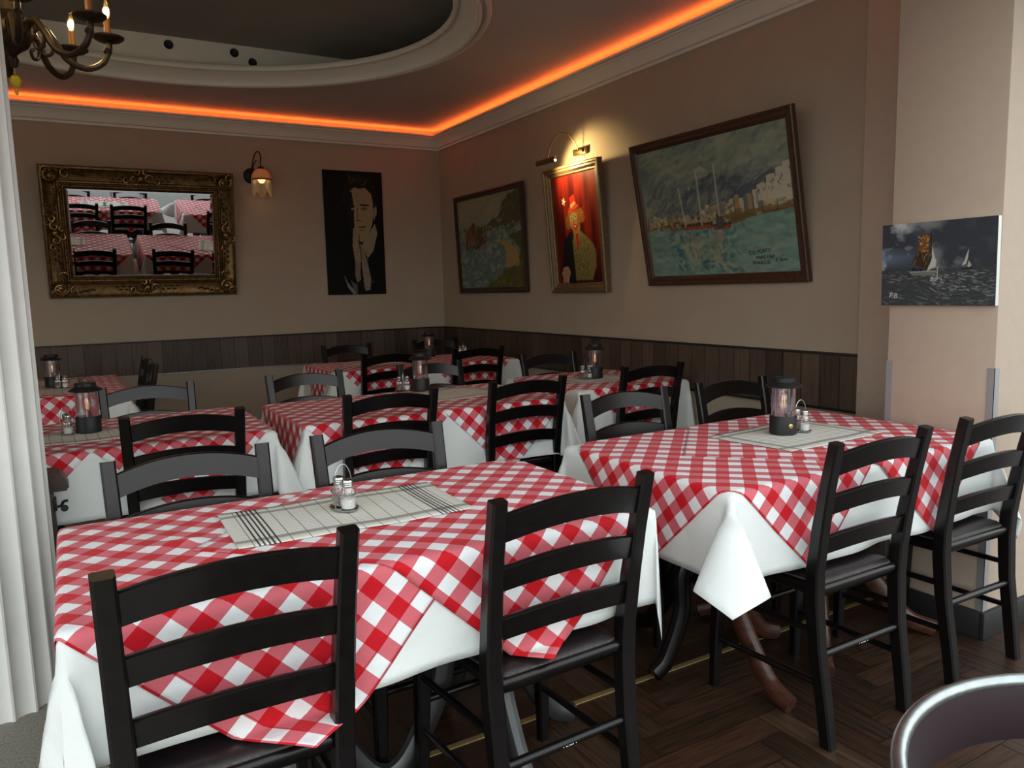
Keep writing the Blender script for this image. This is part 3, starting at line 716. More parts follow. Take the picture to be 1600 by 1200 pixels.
CRU = [(.572, 1.855, -78, 'on the linen runner of the table nearest the camera'), (2.300, 1.865, -100, 'beside the lantern on the table next to the pillar'),
       (-.030, 3.585, -85, 'left of the lantern on the left table by the column'), (1.580, 3.93, -20, 'on the middle table left of its lantern'),
       (2.665, 3.715, -10, 'on the small table against the right wall'), (2.86, 5.75, -20, 'on the right half of the far corner table'), (-.055, 5.50, -20, 'in front of the lantern on the far left table')]
for i, (x, y, r, lb) in enumerate(CRU):
    a = math.radians(r); dx, dy = .0215*math.cos(a), .0215*math.sin(a)
    if i == 0:
        for o in (hold, sal, pep): o.rotation_euler = (0, 0, a)
        hold.location = (x, y, TZ); sal.location = (x+dx, y+dy, TZ+.003); pep.location = (x-dx, y-dy, TZ+.003)
        hold['label'] = 'oval steel cruet holder '+lb; sal['label'] = 'glass salt shaker '+lb; pep['label'] = 'glass pepper shaker '+lb
    else:
        dup(hold, (x, y, TZ), a, 'oval steel cruet holder '+lb); dup(sal, (x+dx, y+dy, TZ+.003), a, 'glass salt shaker '+lb)
        dup(pep, (x-dx, y-dy, TZ+.003), a, 'glass pepper shaker '+lb)

# ------------------------------------------------------------ painted pictures (colour attribute on the canvas mesh)
class Art:
    def __init__(s, W, H, base, seed=0):
        s.W, s.H = W, H; s.im = np.ones((H, W, 3))*np.array(base); s.r = np.random.RandomState(seed)
        s.X, s.Y = np.meshgrid((np.arange(W)+.5)/W, (np.arange(H)+.5)/H)     # y down
    def noise(s, fx, fy, oct=4):
        out = np.zeros((s.H, s.W)); amp = 1; tot = 0
        for k in range(oct):
            nx, ny = max(2, int(fx*2**k)), max(2, int(fy*2**k)); g = s.r.rand(ny+2, nx+2)
            x = s.X*nx; y = s.Y*ny; xi = x.astype(int); yi = y.astype(int); tx = x-xi; ty = y-yi; tx = tx*tx*(3-2*tx); ty = ty*ty*(3-2*ty)
            v = (g[yi, xi]*(1-tx)+g[yi, xi+1]*tx)*(1-ty)+(g[yi+1, xi]*(1-tx)+g[yi+1, xi+1]*tx)*ty
            out += v*amp; tot += amp; amp *= .55
        return out/tot
    def blend(s, mask, col): m = np.clip(mask, 0, 1)[..., None]; s.im = s.im*(1-m)+np.array(col)*m
    def poly(s, pts, col, a=1.0, rag=0, fx=30):
        x, y = s.X, s.Y
        if rag: x = x+(s.noise(fx, fx)-.5)*rag; y = y+(s.noise(fx, fx)-.5)*rag
        ins = np.zeros(x.shape, bool); n = len(pts)
        for i in range(n):
            x1, y1 = pts[i]; x2, y2 = pts[(i+1) % n]
            if y1 == y2: continue
            c = ((y1 > y) != (y2 > y)) & (x < (x2-x1)*(y-y1)/(y2-y1)+x1); ins ^= c
        s.blend(ins*a, col); return ins
    def ell(s, cx, cy, rx, ry, col, a=1.0, soft=.12, rot=0, rag=0):
        x, y = s.X-cx, (s.Y-cy)
        if rag: x = x+(s.noise(24, 24)-.5)*rag; y = y+(s.noise(24, 24)-.5)*rag
        c, q = math.cos(rot), math.sin(rot); asp = s.H/s.W
        y = y*asp; x, y = x*c+y*q, -x*q+y*c
        d = np.sqrt((x/rx)**2+(y/(ry*asp))**2); m = np.clip((1-d)/soft, 0, 1)*a; s.blend(m, col); return m
    def line(s, x1, y1, x2, y2, w, col, a=1.0):
        asp = s.H/s.W; px, py = s.X-x1, (s.Y-y1)*asp; dx, dy = x2-x1, (y2-y1)*asp; L = dx*dx+dy*dy+1e-9
        t = np.clip((px*dx+py*dy)/L, 0, 1); d = np.hypot(px-t*dx, py-t*dy); s.blend(np.clip(1.5-d/w, 0, 1)*a, col)
    def strokes(s, n, box, cols, ln, w, ang=0, jit=.3, a=.7, within=None):
        for _ in range(n):
            x = box[0]+s.r.rand()*(box[2]-box[0]); y = box[1]+s.r.rand()*(box[3]-box[1])
            if within is not None and not within[min(s.H-1, int(y*s.H)), min(s.W-1, int(x*s.W))]: continue
            t = ang+(s.r.rand()-.5)*2*jit; l = ln*(.4+s.r.rand()); c = cols[s.r.randint(len(cols))]
            s.line(x, y, x+l*math.cos(t), y+l*math.sin(t)*s.W/s.H, w*(.5+s.r.rand()), c, a*(.5+.5*s.r.rand()))
def canvas(name, art, w, h, parent, y=0.0, z0=0.0, rough=.45):
    """upright canvas in the local XZ plane (x right, z up, front facing -y)"""
    W, H = art.W, art.H; im = art.im[::-1]
    xs = np.linspace(-w/2, w/2, W); zs = np.linspace(z0, z0+h, H); X, Z = np.meshgrid(xs, zs)
    co = np.stack([X, np.full_like(X, y), Z], -1).reshape(-1, 3)
    i = np.arange(H-1)[:, None]*W+np.arange(W-1)[None, :]; fs = np.stack([i, i+1, i+W+1, i+W], -1).reshape(-1, 4)
    me = bpy.data.meshes.new(name); me.from_pydata(co.tolist(), [], fs.tolist())
    ca = me.color_attributes.new('Col', 'FLOAT_COLOR', 'POINT'); ca.data.foreach_set('color', np.concatenate([im.reshape(-1, 3), np.ones((W*H, 1))], 1).astype(np.float32).ravel())
    m = bpy.data.materials.get('painted_surface')
    if not m:
        m, N, L, b = newmat('painted_surface'); a = N.new('ShaderNodeAttribute'); a.attribute_name = 'Col'; L.new(a.outputs[0], b.inputs['Base Color'])
        b.inputs['Roughness'].default_value = .55; b.inputs['Specular IOR Level'].default_value = .15
        n = N.new('ShaderNodeTexNoise'); n.inputs['Scale'].default_value = 90; t = N.new('ShaderNodeTexCoord'); L.new(t.outputs['Object'], n.inputs[0])
        bp = N.new('ShaderNodeBump'); bp.inputs['Strength'].default_value = .2; bp.inputs['Distance'].default_value = .003; L.new(n.outputs['Fac'], bp.inputs['Height']); L.new(bp.outputs[0], b.inputs['Normal'])
    me.materials.append(m); o = bpy.data.objects.new(name, me); COL.objects.link(o); o.parent = parent; return o
def frame(parent, w, h, prof, mtl, name='frame', z0=0.0):
    """prof: list of (inset from the outer edge, y) ; closed section swept round a rectangle w x h"""
    b = MB(); secs = []
    for (sx, sz) in ((-1, 0), (1, 0), (1, 1), (-1, 1)):
        secs.append([(sx*(w/2-p), y, z0+(p if sz == 0 else h-p)) for p, y in prof])
    n = len(prof); vs = [q for s_ in secs for q in s_]
    b.add(vs, [(i*n+j, i*n+(j+1) % n, ((i+1) % 4)*n+(j+1) % n, ((i+1) % 4)*n+j) for i in range(4) for j in range(n)], smooth=True)
    return b.build(name, mtl, parent, auto=30)
def hang(root, p, wall, lean, roll=0):
    """wall 'A' faces -y, wall 'B' faces -x; lean tips the top into the room"""
    M = Matrix.Translation(p)
    if wall == 'B': M = M @ Matrix.Rotation(-PI/2, 4, 'Z')
    M = M @ Matrix.Rotation(roll, 4, 'Y') @ Matrix.Rotation(lean, 4, 'X'); root.matrix_world = M; return root
# local x right when seen from the front: wall A -> +x ; wall B faces -x so local x -> -y
M_frdark = mat('dark_picture_frame', (.035, .016, .010), .4, noise=.3, nscale=50, coat=.15)
M_frwal = mat('walnut_picture_frame', (.060, .024, .012), .4, noise=.3, nscale=50, coat=.2)
M_frgilt = mat('old_gilt_frame', (.17, .115, .06), .42, metal=.35, noise=.3, nscale=60)

# large harbour painting
A = Art(300, 210, (.16, .20, .18), 5)
n1 = A.noise(5, 4); A.blend(np.clip((n1-.42)*4, 0, 1)*.8, (.30, .33, .28)); A.blend(np.clip((A.noise(8, 6)-.5)*5, 0, 1)*.6*(A.Y < .3), (.10, .15, .18))
A.poly([(0, .50), (.12, .46), (.28, .40), (.36, .27), (.45, .23), (.55, .25), (.62, .34), (.74, .36), (.85, .32), (1, .27), (1, .62), (0, .62)], (.075, .10, .14), .9, .05, 10)
A.poly([(.30, .30), (.37, .22), (.44, .19), (.52, .24), (.46, .28), (.40, .29), (.34, .36)], (.35, .36, .31), .8, .05, 14)
A.strokes(200, (0, .22, 1, .55), [(.16, .19, .20), (.06, .08, .13), (.22, .25, .24), (.10, .13, .17)], .05, .006, -.5, .5, .5)
for i in range(34):
    x = .02+.97*i/34+A.r.rand()*.01; tall = .05+.12*max(0, (x-.3))*1.2+.05*A.r.rand(); base = .60-.04*x; c = [(.42, .33, .20), (.50, .42, .28), (.33, .24, .15), (.46, .44, .36), (.12, .17, .18)][A.r.randint(5)]
    A.poly([(x, base), (x+.028, base), (x+.028, base-tall), (x, base-tall)], c, .95, .008)
for x, y0, y1 in ((.86, .33, .50), (.915, .29, .50), (.96, .26, .52)): A.poly([(x, y1), (x+.055, y1), (x+.055, y0), (x, y0+.01)], (.55, .50, .38), 1, .006); A.strokes(6, (x+.005, y0+.03, x+.05, y1-.05), [(.1, .1, .1)], .004, .003, 1.5, .1, .9)
A.poly([(0, .60), (.3, .58), (.7, .55), (1, .53), (1, .58), (.8, .60), (.5, .66), (0, .64)], (.16, .10, .05), .85, .03, 30)
A.strokes(120, (0, .50, 1, .62), [(.35, .22, .10), (.10, .06, .03), (.45, .36, .22), (.08, .14, .10)], .02, .004, 0, .6, .8)
A.strokes(260, (0, 0, 1, .30), [(.22, .27, .25), (.33, .36, .30), (.14, .18, .19), (.27, .31, .27)], .07, .010, -.25, .6, .45)
A.strokes(160, (.0, .30, .62, .55), [(.10, .12, .17), (.20, .22, .22), (.05, .07, .11), (.28, .29, .25)], .05, .009, -.6, .6, .5)
A.strokes(110, (.55, .30, 1, .46), [(.07, .10, .15), (.13, .16, .19), (.05, .06, .09)], .04, .009, -.2, .4, .5, A.Y < .36)
A.strokes(150, (.06, .53, .62, .63), [(.45, .34, .20), (.08, .05, .04), (.30, .16, .09), (.50, .44, .32), (.07, .12, .13)], .018, .006, 1.3, .8, .8)
A.im[:int(.62*A.H)] *= np.array((1.05, 1.0, .84))
for x, y0, y1 in ((.80, .38, .50), (.86, .33, .50), (.915, .29, .50), (.96, .26, .52)): A.poly([(x, y1), (x+.05, y1), (x+.05, y0), (x, y0+.01)], (.50, .46, .35), .9, .008); A.strokes(7, (x+.005, y0+.03, x+.05, y1-.05), [(.1, .1, .1)], .004, .004, 1.5, .1, .9)
sea = A.poly([(0, .62), (.25, .645), (.6, .67), (.75, .60), (1, .575), (1, 1), (0, 1)], (.17, .27, .25), 1, .01)
A.strokes(420, (0, .60, 1, 1), [(.24, .37, .34), (.11, .21, .21), (.28, .33, .26), (.19, .31, .30)], .06, .009, 0, .3, .6, sea)
A.strokes(200, (.16, .66, .64, .98), [(.03, .10, .14), (.04, .15, .19), (.34, .36, .28), (.10, .20, .20)], .025, .008, 0, 1.0, .75, sea)
A.strokes(60, (.25, .66, .60, .84), [(.36, .36, .28), (.30, .20, .14)], .04, .005, 1.4, .3, .7, sea)
for (x0, x1, y) in ((.27, .40, .60), (.38, .50, .60), (.48, .62, .62)):
    A.poly([(x0, y), (x1, y), (x1-.015, y+.045), (x0+.02, y+.045)], (.07, .04, .03), .95, .01); A.poly([(x0+.01, y+.022), (x1-.01, y+.022), (x1-.02, y+.045), (x0+.02, y+.045)], (.38, .06, .03), .9, .01)
    A.poly([(x0+.02, y-.03), (x1-.03, y-.03), (x1-.02, y), (x0+.02, y)], (.33, .28, .20), .8, .02)
for (x, y0, y1, lx) in ((.30, .32, .62, -.02), (.42, .22, .62, 0), (.545, .20, .64, 0)): A.line(x+lx, y0, x, y1, .0045, (.42, .40, .32), .95); A.line(x, y0+.1, x+.05, y1, .0018, (.25, .24, .2), .6); A.line(x, y0+.1, x-.05, y1, .0018, (.25, .24, .2), .6)
A.poly([(.52, .55), (.58, .60), (.57, .66), (.52, .66)], (.06, .07, .09), .9); A.line(.60, .5, .70, .66, .003, (.12, .08, .05), .8)
A.im[int(.57*A.H):] *= np.array((1.0, 1.0, .88))
big = thing('harbour_painting', 'large framed oil painting of boats and a harbour town on the right wall', 'painting')
bw, bh = 1.20, .845
canvas('canvas', A, bw-.11, bh-.11, big, -.012, .055)
frame(big, bw, bh, [(0, .0), (0, -.026), (.006, -.030), (.014, -.028), (.022, -.022), (.036, -.024), (.046, -.018), (.052, -.014), (.056, -.008), (.056, .0)], M_frwal)
for i, (tx, x, z, s_, rr) in enumerate((('C.C. PORTO', .23, .150, .027, 4), ('PARIS 1960', .275, .124, .025, 2), ('FRANCOIS', .245, .098, .025, 0), ('P. Boni', .40, .104, .027, 5))):
    text_mesh('signature', tx, s_, M_txtblack, Matrix.Translation((x, -.0130, z)) @ Matrix.Rotation(PI/2, 4, 'X') @ Matrix.Rotation(math.radians(rr), 4, 'Z'), big)
hang(big, (XB-.004, (3.714+2.539)/2+.01, 1.303), 'B', math.radians(10.6))
# coast painting
A = Art(200, 160, (.26, .29, .20), 8)
A.blend(np.clip((A.noise(4, 3)-.45)*4, 0, 1)*.7*(A.Y < .35), (.32, .30, .17)); A.blend(np.clip((A.noise(5, 4)-.5)*4, 0, 1)*.7*(A.Y < .3), (.20, .27, .24))
A.poly([(.45, .34), (.55, .27), (.66, .24), (.72, .12), (.80, .05), (1, 0), (1, .40), (.45, .40)], (.10, .10, .05), 1, .04, 14)
A.strokes(120, (.45, .05, 1, .38), [(.16, .13, .06), (.06, .07, .04), (.2, .17, .08), (.10, .05, .03)], .02, .006, -1.2, .5, .7, (A.im[..., 0] < .18))
sea = A.poly([(0, .33), (1, .33), (1, 1), (0, 1)], (.13, .20, .20), 1); A.poly([(.45, .36), (.6, .26), (.9, .22), (1, .2), (1, .40), (.5, .38)], (.10, .09, .05), .9, .05, 18)
A.strokes(520, (0, .32, 1, 1), [(.22, .31, .30), (.08, .15, .19), (.32, .38, .34), (.11, .20, .23), (.36, .38, .30)], .035, .010, .1, .9, .7, sea)
A.poly([(.08, .48), (.16, .38), (.20, .30), (.26, .26), (.32, .34), (.40, .42), (.48, .47), (.30, .56), (.20, .52)], (.10, .06, .04), .9, .08, 20)
A.strokes(130, (.08, .30, .46, .54), [(.26, .14, .07), (.05, .04, .04), (.24, .20, .12), (.10, .05, .03)], .035, .010, 1.2, .7, .85)
A.strokes(90, (0, 0, .7, .30), [(.36, .34, .20), (.24, .30, .26), (.40, .35, .18)], .06, .012, -.3, .5, .5)
A.poly([(.62, .50), (.80, .52), (.93, .62), (.94, .74), (.82, .80), (.72, .78), (.76, .66), (.72, .56)], (.36, .26, .12), 1, .03)
A.poly([(.80, .46), (1, .42), (1, .9), (.93, .78), (.95, .62), (.88, .52)], (.09, .10, .04), 1, .04)
A.poly([(.38, 1), (.55, .92), (.70, .82), (.80, .80), (.95, .76), (1, .70), (1, 1)], (.10, .11, .035), 1, .05)
A.strokes(110, (.4, .74, 1, 1), [(.20, .18, .06), (.05, .07, .03), (.16, .08, .03), (.12, .14, .05)], .035, .011, -1.2, .7, .85, (A.X+A.Y > 1.5) & (A.im[..., 2] < .09))
A.im[int(.3*A.H):] *= np.array((1.05, 1.02, .86))
coast = thing('coast_painting', 'framed oil painting of a rocky coast and sandy cove, nearest the room corner', 'painting')
canvas('canvas', A, 1.20-.09, .86-.09, coast, -.010, .045)
frame(coast, 1.20, .86, [(0, 0), (0, -.024), (.010, -.030), (.030, -.026), (.040, -.018), (.046, -.014), (.046, 0)], M_frdark)
hang(coast, (XB-.004, (6.396+5.197)/2, 1.273), 'B', math.radians(2.6))
# clown painting
A = Art(170, 226, (.12, .008, .004), 11)
fold = A.noise(14, 1.2, 3); A.blend(np.clip((fold-.45)*5, 0, 1)*.8, (.24, .016, .008)); A.blend(np.clip((.45-fold)*6, 0, 1)*.8, (.05, .004, .004))
A.blend(np.clip((A.Y-.55)*2.2, 0, .8), (.035, .006, .008)); A.blend(np.clip(1-A.X*9, 0, 1)*.5, (.30, .08, .03))
A.poly([(.16, 1), (.15, .78), (.20, .60), (.36, .52), (.50, .55), (.46, 1)], (.012, .012, .014), 1, .02)
A.poly([(.40, .60), (.44, .55), (.60, .52), (.76, .60), (.86, .68), (.87, .80), (.78, .97), (.42, .97)], (.20, .17, .06), 1, .015)
A.strokes(420, (.38, .55, .88, .98), [(.05, .07, .03), (.26, .20, .07), (.05, .07, .03), (.16, .13, .05)], .012, .006, .8, 1.5, .9, (A.im[..., 0] > .12) & (A.im[..., 1] > .09))
A.poly([(.75, .60), (.84, .64), (.90, .72), (.88, .84), (.80, .96), (.76, .9)], (.22, .15, .06), .8, .02)
A.poly([(.42, .46), (.60, .46), (.56, .60), (.50, .70), (.44, .60)], (.34, .17, .06), 1, .01); A.poly([(.48, .54), (.54, .54), (.53, .68), (.50, .70)], (.40, .02, .015), 1)
A.ell(.47, .40, .16, .115, (.30, .10, .02), 1, .3, rag=.06); A.ell(.33, .44, .07, .07, (.26, .08, .02), 1, .3, rag=.05); A.ell(.62, .38, .08, .08, (.28, .09, .02), 1, .3, rag=.05)
A.strokes(160, (.28, .30, .70, .50), [(.42, .17, .04), (.18, .05, .01), (.34, .12, .03)], .02, .006, 1.2, 1.2, .7, (A.im[..., 0] > .2) & (A.im[..., 2] < .05))
A.ell(.455, .42, .095, .09, (.34, .22, .08), 1, .25)
A.strokes(40, (.38, .36, .54, .48), [(.42, .30, .12), (.26, .14, .05)], .015, .006, .5, 1.2, .5)
A.ell(.415, .40, .025, .025, (.45, .40, .22)); A.ell(.505, .385, .025, .025, (.45, .40, .22)); A.ell(.415, .40, .012, .014, (.03, .04, .02)); A.ell(.505, .385, .012, .014, (.03, .04, .02))
A.ell(.465, .43, .018, .014, (.60, .05, .02)); A.ell(.48, .475, .05, .028, (.45, .02, .02)); A.ell(.48, .472, .025, .010, (.62, .45, .25))
A.poly([(.36, .30), (.54, .27), (.60, .29), (.50, .335), (.36, .345)], (.45, .02, .015), 1); A.poly([(.40, .21), (.50, .18), (.545, .28), (.41, .31)], (.50, .025, .015), 1)
A.poly([(.40, .275), (.50, .245), (.535, .27), (.41, .31)], (.48, .36, .16), .9); A.line(.37, .335, .56, .29, .012, (.60, .10, .03), .8)
for k in range(5): a_ = k*1.257; A.line(.265, .235, .265+.035*math.cos(a_), .235+.03*math.sin(a_), .008, (.75, .70, .50))
A.poly([(.10, .90), (.16, .84), (.26, .84), (.30, .90), (.24, .98), (.14, .99)], (.48, .30, .15), 1, .02)
for k in range(4): A.line(.14+.035*k, .87, .12+.035*k, .99, .010, (.40, .23, .11), .9)
A.line(.23, .93, .24, 1, .006, (.6, .6, .55), .8)
clown = thing('clown_painting', 'framed painting of a red-haired clown before a red curtain, lit by the picture lamp', 'painting')
cw, chh = .675, .885
canvas('canvas', A, cw-.13, chh-.13, clown, -.012, .065)
frame(clown, cw, chh, [(0, .0), (0, -.036), (.006, -.042), (.016, -.042), (.022, -.034), (.034, -.036), (.042, -.030), (.050, -.022), (.060, -.022), (.066, -.014), (.066, .0)], M_frgilt)
hang(clown, (XB-.004, (4.82+4.15)/2, 1.266), 'B', math.radians(4.6))
# portrait poster on the far wall: a plain praying man in the same black and cream
A = Art(130, 260, (.006, .006, .007), 21)
P = lambda pts, c, a=1, rag=.01: A.poly(pts, c, a, rag, 20)
P([(.40, .20), (.46, .12), (.60, .10), (.74, .12), (.82, .20), (.83, .34), (.80, .42), (.72, .52), (.62, .57), (.52, .55), (.47, .45), (.42, .34)], (.33, .26, .14))
P([(.36, .34), (.40, .18), (.47, .16), (.50, .30), (.49, .44), (.52, .56), (.44, .52)], (.010, .010, .012), 1)       # shadowed side of the face
P([(.30, .26), (.34, .10), (.48, .03), (.68, .02), (.84, .08), (.90, .20), (.88, .30), (.84, .30), (.80, .18), (.70, .13), (.60, .14), (.52, .13), (.44, .16), (.40, .24), (.38, .32)], (.012, .010, .010))
A.strokes(26, (.42, .04, .72, .12), [(.12, .11, .09), (.05, .05, .05)], .05, .005, -1.1, .4, .7)
A.line(.45, .285, .505, .28, .012, (.03, .02, .02)); A.ell(.475, .305, .030, .009, (.35, .33, .26), .8)
A.line(.61, .27, .74, .272, .016, (.03, .02, .02)); A.ell(.67, .30, .05, .014, (.06, .04, .03)); A.ell(.675, .302, .028, .007, (.36, .33, .25)); A.ell(.675, .302, .012, .007, (.01, .01, .01))
A.line(.56, .30, .54, .39, .010, (.16, .11, .06)); A.line(.54, .395, .60, .40, .010, (.08, .05, .03)); A.line(.57, .45, .68, .445, .010, (.08, .03, .02)); A.line(.58, .475, .65, .473, .008, (.15, .09, .05))
for k in range(3): A.line(.54, .20+.022*k, .72, .195+.022*k, .004, (.20, .14, .07), .8)
P([(.84, .30), (.88, .27), (.88, .34), (.83, .40)], (.30, .24, .14))
P([(.66, .55), (.84, .42), (.88, .50), (.80, .64), (.70, .70), (.60, .60)], (.30, .26, .17))
P([(.47, .46), (.53, .44), (.55, .58), (.60, .72), (.56, .74), (.48, .74), (.45, .60)], (.30, .23, .15)); P([(.56, .56), (.63, .62), (.68, .72), (.60, .74)], (.24, .19, .12)); A.line(.56, .50, .59, .73, .006, (.03, .02, .02))
P([(.48, .72), (.57, .74), (.56, .88), (.50, .90), (.47, .84)], (.22, .18, .13)); P([(.59, .72), (.68, .72), (.74, .86), (.72, .96), (.64, .97), (.60, .84)], (.27, .23, .17)); A.strokes(30, (.6, .6, .7, .94), [(.08, .05, .03), (.35, .30, .22)], .03, .005, 1.4, .4, .7)
P([(.28, .84), (.34, .90), (.46, .97), (.50, .99), (.44, 1), (.34, .94)], (.25, .24, .24)); P([(.38, .88), (.50, .92), (.50, 1), (.46, .98)], (.10, .10, .10))
A.strokes(5, (.74, .89, .80, .90), [(.12, .12, .12)], .03, .003, 0, .3, .9)
po = thing('portrait_poster', 'tall unframed black poster of a man with praying hands on the far wall', 'poster')
pw, ph_ = .548, 1.10
canvas('printed_face', A, pw, ph_, po, -.0135)
b = MB(); b.box(-pw/2, pw/2, -.013, 0, 0, ph_, bev=.001); b.build('board', M_blackpaint, po)
hang(po, (2.330, YA-.002, 1.285), 'A', math.radians(.6))
# small sailing boat canvas on the pillar
A = Art(270, 200, (.045, .050, .060), 31)
A.blend(np.clip((A.noise(6, 5)-.47)*4, 0, 1)*np.clip(.62-A.X, 0, 1)*2.2*(A.Y < .6), (.50, .52, .54)); A.blend(np.clip(1-abs(A.Y-.42)*7, 0, 1)*np.clip(.45-A.X, 0, 1)*1.8, (.15, .20, .30))
A.blend(np.clip((A.noise(7, 6)-.52)*6, 0, 1)*np.clip(1-abs(A.X-.66)*4, 0, 1)*np.clip(1-abs(A.Y-.43)*5, 0, 1), (.26, .28, .30)); A.blend(np.clip((A.noise(5, 4)-.5)*5, 0, 1)*.35*(A.Y < .4), (.10, .11, .12))
sea = A.poly([(0, .565), (1, .555), (1, 1), (0, 1)], (.050, .056, .058), 1)
A.strokes(330, (0, .57, 1, .98), [(.16, .17, .17), (.03, .035, .04), (.24, .25, .25), (.09, .10, .10)], .05, .0032, .12, .35, .75, sea)
A.strokes(60, (.45, .62, .9, .82), [(.38, .40, .40)], .03, .003, .2, .5, .7, sea)
A.poly([(.375, .14), (.445, .16), (.460, .55), (.415, .565), (.36, .53), (.285, .49), (.33, .35)], (.055, .030, .015), 1, .01)
A.poly([(.375, .14), (.44, .17), (.435, .33), (.40, .36), (.34, .34)], (.20, .07, .02), .9, .02); A.strokes(40, (.34, .16, .44, .36), [(.45, .33, .10), (.30, .06, .02), (.5, .42, .2)], .012, .004, .8, 1.2, .8); A.strokes(25, (.30, .36, .44, .52), [(.30, .27, .18), (.03, .02, .01)], .03, .0035, -1.1, .3, .8)
A.line(.455, .14, .46, .57, .004, (.02, .02, .02)); A.poly([(.465, .29), (.480, .38), (.505, .48), (.50, .54), (.42, .585), (.45, .50), (.465, .42)], (.50, .50, .46), 1, .008)
A.poly([(.27, .59), (.50, .585), (.51, .61), (.47, .635), (.29, .635)], (.16, .17, .15), 1, .004); A.line(.27, .592, .50, .588, .004, (.35, .36, .33)); A.line(.515, .54, .515, .66, .003, (.5, .5, .48)); A.strokes(14, (.28, .555, .38, .58), [(.01, .01, .01)], .008, .006, -1.5, .3, .9)
A.poly([(.775, .34), (.77, .44), (.755, .52), (.72, .54), (.745, .46)], (.48, .48, .45), 1, .006); A.poly([(.775, .48), (.80, .53), (.785, .56), (.765, .55)], (.40, .41, .39), 1); A.poly([(.72, .56), (.81, .555), (.80, .58), (.73, .58)], (.02, .02, .02), 1)
A.strokes(25, (.45, .66, .55, .70), [(.45, .46, .46)], .02, .003, 0, .8, .8)
boat = thing('sailing_boat_canvas', 'small unframed dark seascape canvas with a brown-sailed boat hanging on the beige pillar', 'painting')
sw, sh = .425, .305
canvas('painted_face', A, sw, sh, boat, -.0205)
b = MB(); b.box(-sw/2, sw/2, -.020, 0, 0, sh, bev=.0015); b.build('stretched_canvas', M_canvas_side, boat)
text_mesh('initials', 'P.B', .027, M_txtwhite, Matrix.Translation((-.180, -.0212, .030)) @ Matrix.Rotation(PI/2, 4, 'X') @ Matrix.Rotation(-.08, 4, 'Z'), boat)
hang(boat, (2.7735, 1.652, 1.202), 'B', math.radians(1.2))

# ------------------------------------------------------------ gilt mirror
M_gilt = mat('antique_gold', (.13, .072, .022), .36, metal=.7, noise=.5, nscale=30)
M_giltdk = mat('antique_gold_relief', (.28, .17, .065), .34, metal=.8, noise=.6, nscale=70)
mm, N_, L_, b_ = newmat('mirror_glass'); b_.inputs['Metallic'].default_value = 1; b_.inputs['Roughness'].default_value = .01; b_.inputs['Base Color'].default_value = (.86, .86, .86, 1)
mir = thing('gilt_mirror', 'large rectangular mirror in an ornate dark gold frame leaning out from the far wall', 'mirror')
mw, mh = 1.355, .985; fr = .170
b = MB(); b.box(-mw/2+fr-.01, mw/2-fr+.01, -.018, -.012, fr-.01, mh-fr+.01); b.build('mirror_glass', mm, mir)
b = MB(); bv = .012
b.add([(-mw/2+fr, -.0186, fr), (mw/2-fr, -.0186, fr), (mw/2-fr, -.0186, mh-fr), (-mw/2+fr, -.0186, mh-fr), (-mw/2+fr+bv, -.0190, fr+bv), (mw/2-fr-bv, -.0190, fr+bv), (mw/2-fr-bv, -.0190, mh-fr-bv), (-mw/2+fr+bv, -.0190, mh-fr-bv)],
      [(0, 1, 5, 4), (1, 2, 6, 5), (2, 3, 7, 6), (3, 0, 4, 7)]); b.build('bevelled_edge', mm, mir, fixn=False)
frame(mir, mw, mh, [(0, 0), (0, -.030), (.010, -.050), (.020, -.052), (.030, -.044), (.070, -.034), (.105, -.034), (.112, -.044), (.122, -.046), (.130, -.036), (.138, -.034), (.145, -.040), (.152, -.040), (.160, -.026), (.170, -.022), (.170, 0)], M_gilt)
rr = random.Random(9)
def scroll(b, cx, cz, r, turns, a0, dirn, y0=-.054, w=.006, n=26):
    w *= 1.45
    pts = []
    for i in range(n):
        t = i/(n-1); rad = r*(1-t*.82); a = a0+dirn*turns*2*PI*t; pts.append((cx+rad*math.cos(a), y0-.008*math.sin(PI*t), cz+rad*math.sin(a)))
    b.tube(pts, [w*(1-.45*i/(n-1)) for i in range(n)], 8)
def leaf(b, x, z, a, ln, wd, y0=-.046):
    d = Vector((math.cos(a), 0, math.sin(a))); p = Vector((-d.z, 0, d.x)); c = Vector((x, y0, z))
    vs = [c, c+d*ln*.35+p*wd+Vector((0, -.006, 0)), c+d*ln, c+d*ln*.35-p*wd+Vector((0, -.006, 0)), c+d*ln*.45+Vector((0, -.030, 0)), c+d*ln*.4+Vector((0, .01, 0))]
    b.add([tuple(v) for v in vs], [(0, 1, 4), (1, 2, 4), (2, 3, 4), (3, 0, 4), (0, 5, 1), (1, 5, 2), (2, 5, 3), (3, 5, 0)], 0, True)
def boss(b, x, z, r, y0=-.046): b.lathe([(r, 0), (r*.92, r*.35), (r*.6, r*.62), (r*.001, r*.75)], 14, M=Matrix.Translation((x, y0, z)) @ Matrix.Rotation(PI/2, 4, 'X'))
